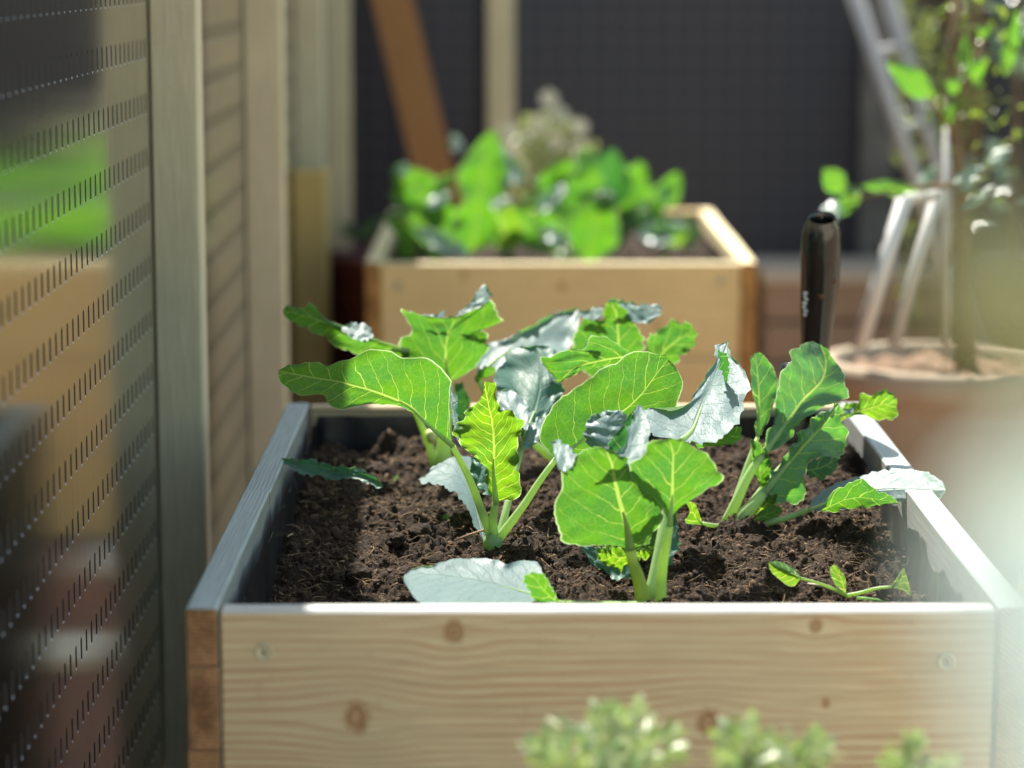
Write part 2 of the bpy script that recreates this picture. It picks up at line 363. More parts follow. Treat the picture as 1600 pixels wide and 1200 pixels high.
# ------------------------------------------------------------------ left fence: posts, perforated metal sheets
WX=-.475
M['postgrey']=wood('weathered_post',(.78,.67,.46),(.54,.44,.28),'Z',60,grey=.45,greycol=(.40,.39,.29),contrast=.5)
M['postnew']=wood('new_timber_post',(.75,.50,.18),(.52,.30,.09),'Z',70,contrast=.6)
M['postpale']=wood('pale_timber_post',(.76,.64,.43),(.56,.45,.29),'Z',60,grey=.3,greycol=(.52,.48,.36),contrast=.4)
def sheetmat():
    t=NT('brushed_dark_sheet_metal'); o=t.obj()
    st=t.noise(t.map(o,(260,260,2.5)),1,3,.6); sp=t.noise(o,420,2,.7); bl=t.noise(o,6,3)
    spots=t.mr(sp,.68,.72,0,.65); m=t.mt('MULTIPLY',spots,t.mr(bl,.5,.6,0,1))
    c=t.mix(t.mr(st,.3,.7,0,.5),(.70,.67,.60),(.52,.50,.45)); c=t.mix(m,c,(.05,.045,.04))
    r=t.mt('ADD',t.mr(st,.3,.7,.09,.15),t.mt('MULTIPLY',m,.3))
    return t.done(t.pbsdf(c,r,1,.5,t.bump(st,.06,.0006)))
M['sheet']=sheetmat(); M['lip_glint']=simple('slot_glint_edge',(.85,.87,.92),.35,.35,.8)  # sun glint painted in as a paler material on the slot bottoms only
Yp=[1.86,atx(240,400,WX).y,atx(385,400,WX).y,6.0,7.02]; PD=.06; PW=.064
M['slot_shade']=simple('slot_shade_edge',(.05,.05,.055),.6); FT=1.88  # shaded copy of the slot edge, darkened by colour on sides and top
fence=thing('fence','perforated dark metal fence with timber posts along the left side','fence',(WX,3.5,0))
for i,y in enumerate(Yp):
    b=MB(); b.box(WX,WX+(PW if i!=2 else .07),y,y+PD,0,FT+.03,bev=.003); b.build('post',M['postgrey'] if i!=2 else M['postpale'],fence)
b=MB(); b.box(WX+.002,WX+.078,5.86,5.94,0,.72,bev=.003); o=b.build('post_splint',M['postnew'],fence); o['label']='short fresh yellow timber'
b=MB(); b.box(WX-.05,WX-.012,1.9,7.0,1.55,1.62); b.build('rail',M['postgrey'],fence)
b=MB(); b.box(WX-.05,WX-.012,1.9,7.0,.06,.12); b.build('rail',M['postgrey'],fence)
pz=atx(6.4,633,WX); z_s=pz.z; TH=.004
b=MB(); b.box(WX-.075,WX-.072,1.88,7.6,.03,FT-.05,bev=.0005); b.build('slot_dark_sheet',simple('unlit_slot_black',(.012,.012,.013),.95,0,.1),fence)  # black sheet added behind the panels so the slots look dark
PX,PZ,SW,SH=.037,.072,.0105,.0285
def panel(y0,y1,ph_y):
    v=[];f=[];mi=[]
    mb=MB(); import itertools
    zr=[]; z=z_s-PZ*12
    cx0=y0+((ph_y-y0)%PX)
    if cx0-PX/2<y0: pass
    n=int((y1-cx0+PX/2)//PX)
    ys=cx0-PX/2; 
    rows=[]; zb=z_s-.5*(PZ-SH)
    k0=-int((zb-.03)//PZ); k1=int((FT-zb)//PZ)
    X0=WX;X1=WX-TH
    def pl(poly,x,rev): 
        mb.add([(x,a,b) for a,b in poly],[tuple(range(len(poly))) if not rev else tuple(reversed(range(len(poly))))],0)
    arc=[(math.cos(R(a)),math.sin(R(a))) for a in (0,36,72,108,144,180)]
    for i in range(n):
        ya=ys+i*PX; yb=ya+PX; yc=(ya+yb)/2
        for k in range(k0,k1):
            za=zb+k*PZ; zc=za+PZ; s0=za+.5*(PZ-SH); s1=s0+SH; r=SW/2
            top=[(yc+r*c,s1-r+r*s_) for c,s_ in arc]; bot=[(yc-r*c,s0+r-r*s_) for c,s_ in arc]
            ring=top+bot     # ccw
            tm=(yc,zc);bm=(yc,za)
            # split slot ring at top centre / bottom centre
            tc=(yc,s1);bc=(yc,s0)
            rightp=[bm,(yb,za),(yb,zc),tm,tc]+[top[2],top[1],top[0]]+[bot[5],bot[4],bot[3]]+[bc]
            leftp=[tm,(ya,zc),(ya,za),bm,bc]+[bot[2],bot[1],bot[0]]+[top[5],top[4],top[3]]+[tc]
            for pp in (rightp,leftp): pl(pp,X0,False)
            full=top[:3]+[tc]+top[3:]+bot[:3]+[bc]+bot[3:]
            m=len(full)
            mb.add([(X0,a,b) for a,b in full]+[(X1,a,b) for a,b in full],[(j,(j+1)%m,m+(j+1)%m,m+j) for j in range(m) if not(8<=j<=11)],2)
            mb.add([(X0,a,b) for a,b in full]+[(X1,a,b) for a,b in full],[(j,(j+1)%m,m+(j+1)%m,m+j) for j in range(m) if 8<=j<=11],1)
    ye=ys+n*PX; z0=zb+k0*PZ; z1=zb+k1*PZ
    # plain margins
    for a,b_,c,d in ((y0,ys,z0,z1),(ye,y1,z0,z1),(y0,y1,0.02,z0),(y0,y1,z1,FT)):
        if b_-a>1e-4: mb.add([(X0,a,c),(X0,b_,c),(X0,b_,d),(X0,a,d)],[(0,1,2,3)],0)
    return mb
for i in range(4):
    y0=Yp[i]+PD+.001; y1=Yp[i+1]-.001
    panel(y0,y1,pz.y).build('perforated_panel',[M['sheet'],M['lip_glint'],M['slot_shade']],fence)
# last stretch to the corner
panel(Yp[4]+PD+.001,7.58,pz.y).build('perforated_panel',[M['sheet'],M['lip_glint'],M['slot_shade']],fence)
# ------------------------------------------------------------------ dark back screen
def meshmat():
    t=NT('dark_mesh_screen'); o=t.obj(); s=t.n('ShaderNodeSeparateXYZ'); t.set(s,0,o)
    a=t.mt('ABSOLUTE',t.mt('SUBTRACT',t.mt('FRACT',t.mt('DIVIDE',s.outputs[0],.060)),.5)); b=t.mt('ABSOLUTE',t.mt('SUBTRACT',t.mt('FRACT',t.mt('DIVIDE',s.outputs[2],.060)),.5))
    d=t.mt('SQRT',t.mt('ADD',t.mt('MULTIPLY',a,a),t.mt('MULTIPLY',b,b)))
    k=t.mr(t.mt('MAXIMUM',a,b),.30,.40,0,1); n=t.noise(o,1.3,3)
    c=t.mix(k,(.029,.027,.044),(.050,.045,.058)); c=t.mix(t.mr(n,.35,.65,0,.5),c,(.028,.034,.060))
    return t.done(t.pbsdf(c,.55,0,.4))
M['mesh']=meshmat(); BY=7.6
scr=thing('screen_wall','dark mesh screen wall across the back of the garden','wall',(0.6,BY,0))
b=MB()
for k in range(6):
    x=-.52+k*.95; b.box(x,x+.95-.0005,BY,BY+.02,.0,1.40,bev=.0004)
b.build('mesh_panel',M['mesh'],scr)
for px,wd,mt in ((761,43,'postpale'),(1347,52,'postdk'),(1482,56,'postbr')):
    M.setdefault('postdk',simple('grey_metal_post',(.13,.125,.135),.5,.2,nscale=9)); M.setdefault('postbr',wood('brown_post',(.26,.17,.09),(.16,.10,.05),'Z',60,contrast=.4))
    xa=at(px,100,BY-.06).x; xb=at(px+wd,100,BY-.06).x; b=MB(); b.box(xa,xb,BY-.062,BY-.002,0,1.43,bev=.003); b.build('post',M[mt],scr)
# ------------------------------------------------------------------ planter boxes
def planter(x0,y0,mats,label,knots_=True,liner=True,W=.80,D=1.2,T=.031):
    fm,sm,em,tm,ftm=mats
    t=thing('planter_box',label,'planter',(x0+W/2,y0+D/2,0))
    x1=x0+W;y1=y0+D
    sp=[TOP,TOP-.0012]
    # front and back boards between the sides
    hs=[(TOP-.195,TOP-.0005),(TOP-.392,TOP-.197),(0.0,TOP-.394)]
    for a,c in hs:
        b=MB(); b.box(x0+T+.0012,x1-T-.0012,y0+.004,y0+T,a,c,bev=.003); o=b.build('front_board',[fm,ftm],t)
        for p in o.data.polygons:
            if p.normal.z>.3: p.material_index=1
        b=MB(); b.box(x0+T+.0012,x1-T-.0012,y1-T,y1-.004,a,c,bev=.003); b.build('rear_board',fm,t)
    cuts=[TOP-.0545,TOP-.137,TOP-.22,TOP-.31,TOP-.40,TOP-.49,0.0]
    ysp=atz(385,768,TOP).y if y0<3 else y0+.6
    for sx,(xa,xb) in enumerate(((x0,x0+T),(x1-T,x1))):
        for (ya,yb) in ((y0,ysp-.001),(ysp+.001,y1)):
            z=TOP+(.0015 if ya==y0 else 0)
            for ci,c in enumerate(cuts):
                b=MB(); n=16; vs=[];fs=[]
                b.box(xa+(.001 if ci%2 else 0),xb-(.0008 if ci%2==0 else 0),ya,yb,c+.0003,z,bev=.002 if ci==0 else .0012); z=c-.0003
                o=b.build('side_board',[sm],t)
                # show end grain on the cut ends
                me=o.data; me.materials.append(em); me.materials.append(tm)
                for p in me.polygons:
                    if abs(p.normal.y)>.3: p.material_index=1
                    elif p.normal.z>.3 and ci==0: p.material_index=2
    return t
def endgrain(name,c1,c2):
    t=NT(name); o=t.obj(); s=t.map(o,(1,1,1)); n=t.noise(o,30,3)
    w_=t.n('ShaderNodeTexWave',wave_type='RINGS',rings_direction='Y'); t.set(w_,'Vector',t.map(o,(1,1,1),(.46,0,.55))); t.set(w_,'Scale',75.0); t.set(w_,'Distortion',3.5); t.set(w_,'Detail',3.0)
    c=t.mix(w_.outputs['Fac'],tuple(v*.7 for v in c1),c2); c=t.mix(t.mr(n,.4,.65,0,.8),c,tuple(v*.4 for v in c1)); sp=t.noise(o,260,3)
    c=t.mix(t.mr(sp,.55,.7,0,.35),c,(.55,.36,.22))
    return t.done(t.pbsdf(c,.85,0,.2,t.bump(sp,.4,.001)))
FX,FY=-.3033,2.4359; BX,BYb=-.2864,5.368
cx,cy=FX+.4,FY+.6
kn=[]
for px,py,r in ((708,988,.0095),(558,1118,.0125),(1107,1130,.0115),(1275,978,.0065),(1290,1098,.004)):
    p=at(px,py,FY+.004); kn.append((p.x-cx,p.z,r))
fw=wood('front_pine_board',(.50,.405,.265),(.36,.215,.12),'X',105,knots=kn,contrast=1.5)
sw=wood('weathered_side_board',(.40,.36,.30),(.27,.22,.17),'Y',150,grey=.7,greycol=(.27,.30,.32),contrast=.8)
tw=wood('weathered_top_edge',(.44,.48,.47),(.17,.22,.24),'Y',230,grey=.45,greycol=(.30,.36,.38),contrast=1.3)
eg=endgrain('end_grain',(.24,.12,.06),(.34,.19,.10))
front=planter(FX,FY,(fw,sw,eg,tw,wood('pale_front_edge',(.60,.58,.56),(.42,.38,.36),'X',200,contrast=.6)),'nearest wooden planter box, filled with soil and young kohlrabi plants')  # paler wood on the upward faces of the front boards
bw=wood('fresh_pine_board',(.90,.66,.32),(.78,.50,.20),'X',110,knots=[(at(725,430,BYb).x-BX-.4,at(725,430,BYb).z,.007),(at(878,448,BYb).x-BX-.4,at(878,448,BYb).z,.008),(.2,.44,.007)],contrast=.6)
bt=wood('fresh_top_edge',(.80,.68,.42),(.6,.45,.25),'Y',150,contrast=.5)
be=endgrain('fresh_end_grain',(.50,.24,.07),(.62,.32,.11))
back=planter(BX,BYb,(bw,bt,be,bt,bt),'far wooden planter box of fresh yellow timber, full of broad green leaves')
# screws with washers
M['zinc']=simple('zinc_plated_screw',(.42,.40,.30),.38,.6,nscale=80); M['hole']=simple('dark_recess',(.03,.03,.035),.6)
def screw(px,py,Y,par,r=.0088):
    p=at(px,py,Y); b=MB(); pr=[(r*1.16,-.004),(r*1.16,-.0002),(r*1.05,-.0008),(r*1.02,-.0008),(r,.0008),(r*.93,.0016),(r*.62,.0012),(r*.6,-.0010),(r*.5,-.0012),(r*.42,.0006),(r*.2,.0008),(r*.16,-.001),(0,-.001)]
    n=28;vs=[];fs=[]
    for rr,z in pr:
        for k in range(n):
            w_=2*math.pi*k/n; vs.append((p.x+rr*math.cos(w_),p.y-z,p.z+rr*math.sin(w_)))
    for i in range(len(pr)-1):
        for k in range(n): fs.append((i*n+k,i*n+(k+1)%n,(i+1)*n+(k+1)%n,(i+1)*n+k))
    b.add(vs,fs[:],0,True)
    o=b.build('screw',[M['zinc']],par)
    c=MB(); star=[]
    for k in range(12):
        rr=r*(.26 if k%2 else .17); w_=2*math.pi*k/12; star.append((p.x+rr*math.cos(w_),p.y-.0012,p.z+rr*math.sin(w_)))
    star2=[(a,b_+.0008,c_) for a,b_,c_ in star]
    c.add(star+star2,[tuple(range(12))]+[(i,(i+1)%12,12+(i+1)%12,12+i) for i in range(12)]); c.build('screw_recess',M['hole'],o)
screw(413,1019,FY+.004,front); screw(1478,1034,FY+.004,front)
screw(622,447,BYb+.004,back); screw(1126,439,BYb+.004,back)
# liner: black sheet with a wavy top edge inside the front box
M['liner']=simple('black_liner_film',(.018,.018,.022),.28,0,.5,nscale=14,bump=.5)
M['fleece']=simple('grey_liner_inside',(.075,.08,.085),.55,0,.3,nscale=14,bump=.5)
def liner(x0,y0,par,T=.031,W=.8,D=1.2,mat='liner',lo=.012):
    b=MB()
    xa,xb,ya,yb=x0+T+.004,x0+W-T-.004,y0+T+.002,y0+D-T-.004
    path=[]
    def seg(p,q,n,nrm):
        for i in range(n): path.append((p[0]+(q[0]-p[0])*i/n,p[1]+(q[1]-p[1])*i/n,nrm))
    seg((xa,ya),(xb,ya),60,(0,1));seg((xb,ya),(xb,yb),110,(-1,0));seg((xb,yb),(xa,yb),70,(0,-1));seg((xa,yb),(xa,ya),110,(1,0))
    n=len(path); rows=7; vs=[]
    for i,(x,y,nr) in enumerate(path):
        side=nr[0]!=0; frontseg=nr[1]==1
        dip=lo+(.022*abs(noise.noise(Vector((x*9,y*9,3))))+ .012*abs(noise.noise(Vector((x*31,y*31,7)))) if side else (.010 if frontseg else .004*abs(noise.noise(Vector((x*14,y*3,1))))))
        zt=TOP-dip
        for k in range(rows+1):
            z=zt-(zt-.40)*k/rows
            wv=(.003+.010*abs(noise.noise(Vector((x*16,y*16,z*5+2)))))*(1.0 if not frontseg else .3)
            if side: wv+=.003*(k==0)
            vs.append((x+nr[0]*wv,y+nr[1]*wv,z))
    fs=[]
    for i in range(n):
        j=(i+1)%n
        for k in range(rows): fs.append((i*(rows+1)+k,j*(rows+1)+k,j*(rows+1)+k+1,i*(rows+1)+k+1))
    b.add(vs,fs,0,True)
    o=b.build('liner',[M['liner'],M['fleece']],par); return o
lo=liner(FX,FY,front)
lo2=liner(BX,BYb,back)
# ------------------------------------------------------------------ soil
def soilmat():
    t=NT('potting_soil'); o=t.obj(); n=t.noise(o,26,6,.65); n2=t.noise(o,240,4,.7); n3=t.noise(t.map(o,(1,1,1),rot=(.3,.2,.8)),90,4,.7,2.5)
    c=t.mix(t.mr(n,.3,.7),(.010,.006,.004),(.046,.027,.016)); c=t.mix(t.mr(n2,.5,.75,0,.7),c,(.13,.082,.050)); c=t.mix(t.mr(n3,.60,.72,0,.6),c,(.20,.13,.075))
    return t.done(t.pbsdf(c,.9,0,.25,t.bump(t.mt('ADD',n2,n3),.9,.004)))
M['soil']=soilmat()
def crumbmat(name,a,b_):
    t=NT(name); g_=t.n('ShaderNodeNewGeometry'); rnd=g_.outputs['Random Per Island']; c=t.mix(rnd,a,b_); n=t.noise(t.obj(),500,3)
    c=t.mix(t.mr(n,.4,.7,0,.5),c,tuple(v*.5 for v in a)); return t.done(t.pbsdf(c,.9,0,.25,t.bump(n,.5,.001)))
M['crumb']=crumbmat('soil_crumb',(.016,.009,.006),(.13,.078,.046)); M['fibre']=crumbmat('peat_fibre',(.05,.028,.016),(.42,.28,.16)); M['chip']=crumbmat('wood_chip',(.25,.17,.10),(.60,.48,.32))
def sstep(a,b,x):
    x=min(max((x-a)/(b-a),0),1); return x*x*(3-2*x)
def soil_h(x,y,x0,y0):
    u=y-y0
    z=TOP-.085+.045*sstep(.25,1.0,u)
    lx=x-x0
    z-=.018*(1-sstep(.03,.22,lx)); z+=.010*noise.noise(Vector((x*5,y*5,.3)))
    return z
def soil_full(x,y,x0,y0):
    z=soil_h(x,y,x0,y0)
    v=Vector((x,y,0))
    z+=.016*noise.noise(v*13+Vector((3,1,5)))+.010*noise.noise(v*27+Vector((1,8,5)))
    c=noise.cell if False else None
    d=noise.voronoi(v*32+Vector((noise.noise(v*40)*.5,noise.noise(v*40+Vector((9,9,9)))*.5,0)))[0]
    z+=.021*(0.5-d[0])*(.5+noise.noise(v*9))*1.6+.009*(.4-noise.voronoi(v*85+Vector((noise.noise(v*120)*.4,noise.noise(v*120+Vector((5,5,5)))*.4,0)))[0][0])
    z+=.0052*noise.fractal(v*95,.75,2.1,5)
    return z
def soil(x0,y0,nx,ny,name,label,T=.031,W=.8,D=1.2):
    b=MB(); vs=[];fs=[]; xa,xb,ya,yb=x0+T+.006,x0+W-T-.006,y0+T+.003,y0+D-T-.006
    for j in range(ny+1):
        y=ya+(yb-ya)*j/ny
        for i in range(nx+1):
            x=xa+(xb-xa)*i/nx; vs.append((x,y,soil_full(x,y,x0,y0)))
    for j in range(ny):
        for i in range(nx):
            k=j*(nx+1)+i; fs.append((k,k+1,k+nx+2,k+nx+1))
    b.add(vs,fs,0,True); return tag(b.build(name,M['soil']),label,'soil',kind='stuff')
soil(FX,FY,420,560,'potting_soil','dark crumbly potting soil filling the nearest planter box')
soil(BX,BYb,110,140,'potting_soil','dark potting soil in the far planter box')
ICO=[];
def ico():
    p=(1+5**.5)/2; v=[(-1,p,0),(1,p,0),(-1,-p,0),(1,-p,0),(0,-1,p),(0,1,p),(0,-1,-p),(0,1,-p),(p,0,-1),(p,0,1),(-p,0,-1),(-p,0,1)]
    f=[(0,11,5),(0,5,1),(0,1,7),(0,7,10),(0,10,11),(1,5,9),(5,11,4),(11,10,2),(10,7,6),(7,1,8),(3,9,4),(3,4,2),(3,2,6),(3,6,8),(3,8,9),(4,9,5),(2,4,11),(6,2,10),(8,6,7),(9,8,1)]
    return [Vector(a).normalized() for a in v],f
IV,IF=ico()
def crumbs(n,x0,y0,name,label,rng,smin=.0009,smax=.0048):
    b=MB()
    for _ in range(n):
        x=x0+.04+rng.random()*.72; y=y0+.036+rng.random()**1.15*1.12
        cl=noise.noise(Vector((x*22,y*22,4)))
        if cl<-.25 and rng.random()<.6: continue
        s=smin+(smax-smin)*rng.random()**3.2; z=soil_full(x,y,x0,y0)+s*.25
        if rng.random()<.03: s*=1.8
        q=Matrix.Rotation(rng.random()*6.3,3,Vector((rng.random()-.5,rng.random()-.5,rng.random()-.5)).normalized()); k=(rng.uniform(.5,1.6),rng.uniform(.5,1.2),rng.uniform(.4,.9))
        vs=[]
        for v in IV:
            w_=q@Vector((v.x*k[0],v.y*k[1],v.z*k[2])); w_=w_*s*rng.uniform(.55,1.4); vs.append((x+w_.x,y+w_.y,z+w_.z))
        b.add(vs,IF,0,True)
    return tag(b.build(name,M['crumb']),label,'soil',kind='stuff')
rng=random.Random(5)
crumbs(17000,FX,FY,'soil_crumbs','loose brown soil crumbs over the bed of the nearest planter box',rng)
crumbs(900,BX,BYb,'soil_crumbs','loose soil crumbs in the far planter box',rng,.003,.009)
def fibres(n,x0,y0,name,label,mat,l0,l1,r0,r1,lift=.002,cat='soil'):
    b=MB()
    for _ in range(n):
        x=x0+.05+rng.random()*.70; y=y0+.04+rng.random()*1.0
        a=rng.random()*6.3; L=rng.uniform(l0,l1); el=rng.uniform(-.15,.5); p=Vector((x,y,soil_full(x,y,x0,y0)+rng.random()*lift)); pts=[p.copy()]
        for k in range(4):
            a+=rng.uniform(-.5,.5); el+=rng.uniform(-.45,.25); p=p+Vector((math.cos(a)*math.cos(el),math.sin(a)*math.cos(el),math.sin(el)))*L/4; 
            pts.append(p.copy())
        r=rng.uniform(r0,r1); b.tube(pts,[r,r,r*.9,r*.8,r*.4],4,0,True,rng.uniform(.4,1))
    return tag(b.build(name,M[mat]),label,cat,kind='stuff')
fibres(9000,FX,FY,'peat_fibres','thin brown peat fibres tangled in the soil of the nearest box','fibre',.005,.024,.0002,.00065)
fibres(110,FX,FY,'wood_chips','small pale wood chips scattered on the soil','chip',.005,.014,.0006,.0014,.003,'wood chips')
# ------------------------------------------------------------------ kohlrabi plants in the nearest box
G='young kohlrabi plants in the nearest planter box'
def sz(px,py,z=.505): 
    p=atz(px,py,z); 
    for _ in range(4): p=atz(px,py,soil_h(p.x,p.y,FX,FY))
    return p
def pl(label,px,py,sink=0):
    p=sz(px,py); return thing('kohlrabi_plant',label,'plant',(p.x,p.y,p.z-.005),G),p.y
# --- A, centre left
A,ya=pl('kohlrabi plant left of centre with a big leaf reaching left and a crinkled heart leaf',772,852)
leaf(A,'708,697 667,662 637,634 587,612 533,598 467,586 435,580','710,697 703,683 701,640 704,600 690,573 673,562 633,557 613,546 573,547 553,560 533,565 507,573 500,567 453,568 435,579','708,697 693,690 667,663 640,641 620,634 587,631 567,633 533,638 513,632 503,616 473,618 461,612 440,597 435,581',
  ya-.03,gx=1.5,gy=-3,gL=-4,gR=2,cup=.004,ruf=.003,stem=[(768,838,ya),(752,797,ya-.005),(733,747,ya-.02),(710,703,ya-.03)],sr=(.0062,.0035),rib=(.0033,.0007))
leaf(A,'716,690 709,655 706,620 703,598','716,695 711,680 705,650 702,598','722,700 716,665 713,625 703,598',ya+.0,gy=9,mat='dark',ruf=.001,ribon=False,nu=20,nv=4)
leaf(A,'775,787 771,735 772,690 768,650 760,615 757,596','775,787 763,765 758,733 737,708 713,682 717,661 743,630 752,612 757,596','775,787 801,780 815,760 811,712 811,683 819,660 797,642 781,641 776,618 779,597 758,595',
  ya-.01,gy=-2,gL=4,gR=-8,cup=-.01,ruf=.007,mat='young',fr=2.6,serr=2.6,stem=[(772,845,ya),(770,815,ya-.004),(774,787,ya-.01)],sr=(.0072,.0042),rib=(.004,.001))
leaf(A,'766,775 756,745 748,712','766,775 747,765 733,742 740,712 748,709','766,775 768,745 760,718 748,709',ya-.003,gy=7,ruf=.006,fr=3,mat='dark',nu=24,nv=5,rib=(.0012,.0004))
leaf(A,'757,848 748,815 737,775 715,745 685,742 653,749','756,849 745,830 733,802 717,778 700,764 667,756 653,749','758,845 753,805 748,770 740,718 710,715 692,721 676,729 663,742 653,748',ya+.015,gx=0,gy=11,gL=20,gR=18,ruf=.001,rib=(.003,.0006),cup=-.003)
leaf(A,'868,716 905,692 970,645 1000,618 1025,585 1043,562','868,716 850,697 842,682 852,650 866,630 882,617 907,600 922,590 940,575 962,565 985,551 1012,549 1037,554 1043,561','868,716 920,714 985,695 1030,665 1052,641 1062,622 1066,597 1055,572 1044,562',
  ya+.02,gx=1.5,gy=-1,gL=-3,gR=-1,cup=.005,ruf=.0022,stem=[(776,846,ya),(797,818,ya),(820,787,ya+.005),(843,752,ya+.01),(868,718,ya+.02)],sr=(.006,.0034),rib=(.0031,.0007),serr=.9)
leaf(A,'815,699 827,663 840,627 845,587 842,560 836,541','815,699 812,665 803,637 783,618 772,593 778,576 800,547 836,539','815,700 825,700 840,685 857,648 881,613 872,590 870,560 868,543 837,539',
  ya+.10,gy=10,gL=12,gR=4,gx=0,hR=6,cup=-.008,ruf=.007,rib=(.0042,.0012),stem=[(778,846,ya+.01),(790,800,ya+.03),(803,745,ya+.07),(815,700,ya+.10)],sr=(.005,.004),mat='dark')  # shade on this leaf is put in through the darker blade colour
leaf(A,'822,672 805,640 778,612','820,672 800,655 780,640 776,612','824,672 830,645 815,622 796,608 778,610',ya+.085,gy=12,ruf=.004,nu=22,nv=5,ribon=False)
leaf(A,'817,699 830,680 845,655','816,699 826,668 845,648','820,702 838,690 853,664 846,650',ya+.08,gy=11,ruf=.003,nu=20,nv=4,ribon=False)
leaf(A,'985,556 940,563 905,572 885,585 872,599','985,552 962,536 947,527 924,526 910,547 890,544 862,556 843,560 855,578 872,599','985,564 950,572 915,578 890,590 872,600',ya+.14,gx=0,gy=-2,gL=-3,gR=-3,ruf=.004,mat='leaf',rib=(.0022,.0006))
leaf(A,'912,549 922,537 924,523','911,549 916,540 924,522','935,547 935,535 924,522',ya+.135,gy=9,ruf=.001,ribon=False,nu=12,nv=3)
# thickened base of the stem
b=MB(); p0=at(772,838,ya)
b.tube([at(766,858,ya),at(770,848,ya),at(774,836,ya)],[.0095,.0125,.009],14,0,True); b.build('stem_base',M['stem'],A)
# --- B, front
Bp,yb=pl('frontmost kohlrabi plant, two big upright leaves with more leaves folded over their tops',1012,946)
leaf(Bp,'985,858 980,825 972,795 962,755 955,722 945,701','985,858 955,853 905,852 880,846 866,812 864,788 875,757 876,735 900,712 920,700 945,699','985,858 1005,850 1030,822 1036,800 1025,775 1003,757 987,730 975,712 945,700',
  yb-.02,gy=-2.5,gL=-3,gR=-1,cup=.006,ruf=.003,stem=[(1006,944,yb),(998,905,yb-.005),(989,880,yb-.015)],sr=(.0095,.006),rib=(.0058,.0016),rmat='redrib',serr=2)
leaf(Bp,'861,690 885,703 900,712','861,690 872,688 890,698 902,711','861,692 872,730 887,736 902,712',yb-.03,gy=10,ruf=.003,nu=16,nv=4,ribon=False)
leaf(Bp,'917,700 950,716 975,713 990,690 998,660 1000,634','917,700 955,707 970,702 980,683 988,655 997,632','917,702 945,719 975,727 997,724 1012,704 1016,675 1010,645 1001,632',yb-.02,gy=9,ruf=.002,cup=-.004,nu=30,nv=6,ribon=False)
leaf(Bp,'953,712 950,690 952,665 965,642','953,712 922,698 911,673 926,650 943,642 966,641','953,712 975,704 978,672 985,652 967,641',yb+.05,gy=6,hL=3,ruf=.006,cup=.01,fr=2,rib=(.0014,.0004),nu=30,nv=7)
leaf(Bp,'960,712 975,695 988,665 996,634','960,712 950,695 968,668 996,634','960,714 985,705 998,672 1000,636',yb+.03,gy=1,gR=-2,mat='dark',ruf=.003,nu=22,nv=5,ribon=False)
leaf(Bp,'1062,690 1082,672 1098,630 1115,592 1130,553 1138,532','1062,690 1020,678 1003,650 1015,637 1050,641 1075,630 1107,580 1122,555 1121,541 1138,531','1062,690 1105,694 1132,678 1150,660 1163,640 1166,620 1172,588 1160,573 1142,555 1138,531',
  yb+.09,gx=1,gy=12,gL=15,gR=14,cup=-.003,ruf=.003,rib=(.004,.0009),serr=2.2,stem=[(1014,940,yb+.005),(1030,860,yb+.03),(1045,770,yb+.07),(1062,690,yb+.10)],sr=(.007,.0045))
leaf(Bp,'1085,690 1115,688 1140,683 1158,668','1085,688 1100,679 1132,677 1150,664 1158,666','1090,700 1112,697 1137,694 1155,690 1159,670',yb+.135,gy=-3,ruf=.002,mat='leaf',nu=20,nv=4,ribon=False)
leaf(Bp,'1122,556 1131,565 1135,606','1122,556 1127,580 1135,606','1122,545 1140,562 1138,585 1135,607',yb+.195,gy=-2,gx=0,mat='dark',ruf=.001,nu=14,nv=3,ribon=False)
leaf(Bp,'1046,822 1050,785 1051,750 1052,710 1045,687','1046,822 1040,806 1030,785 1003,763 987,747 985,727 1007,708 1015,692 1045,685','1046,822 1055,800 1075,784 1092,775 1107,762 1125,757 1129,747 1122,732 1107,712 1088,702 1065,687 1045,685',
  yb-.04,gy=-2.5,gL=-3,gR=-2,cup=.006,ruf=.0025,stem=[(1032,946,yb-.01),(1035,890,yb-.02),(1042,848,yb-.035),(1046,824,yb-.04)],sr=(.0068,.0042),rib=(.0036,.0009),serr=1.2)
leaf(Bp,'990,860 1000,810 1008,775 1010,750','990,860 975,820 978,770 1008,745','992,860 1030,850 1058,812 1045,770 1012,748',yb+.05,gy=3,ruf=.007,fr=2,rib=(.002,.0006),nu=30,nv=7)
leaf(Bp,'990,868 965,872 935,862','990,866 980,853 955,850 930,853 934,863','990,870 978,887 955,891 938,881 933,866',yb+.02,gy=-2,mat='young',ruf=.006,fr=3,serr=2.6,nu=26,nv=6,rib=(.0015,.0004))
leaf(Bp,'992,868 1008,862 1022,855','992,866 1000,857 1022,854','992,872 1010,874 1022,857',yb+.01,gy=-2,mat='young',ruf=.004,fr=3,nu=16,nv=4,rib=(.001,.0004))
leaf(Bp,'995,880 960,880 925,866 905,852','995,875 960,862 930,853 905,851','998,900 965,905 930,885 906,854',yb+.05,gy=5,mat='dark',ruf=.004,fr=2,nu=24,nv=5,rib=(.0014,.0004))
leaf(Bp,'1020,895 1040,860 1058,815','1020,890 1025,850 1045,825 1058,812','1024,898 1050,880 1061,850 1059,814',yb+.06,gy=5,mat='dark',ruf=.003,nu=20,nv=5,rib=(.0014,.0004))
leaf(Bp,'872,941 820,925 760,910 700,900 656,897 632,899','872,939 860,915 850,897 840,880 826,877 805,877 790,882 778,874 766,872 720,873 683,880 650,887 632,897','872,944 810,945 740,950 690,950 656,941 636,918 631,900',
  yb-.07,gx=.5,gy=14,gL=16,gR=22,cup=-.006,serr=.6,ruf=.002,rib=(.0026,.0006),stem=[(1000,946,yb-.01),(960,945,yb-.04),(915,944,yb-.06),(874,942,yb-.07)],sr=(.005,.0028),nu=54)
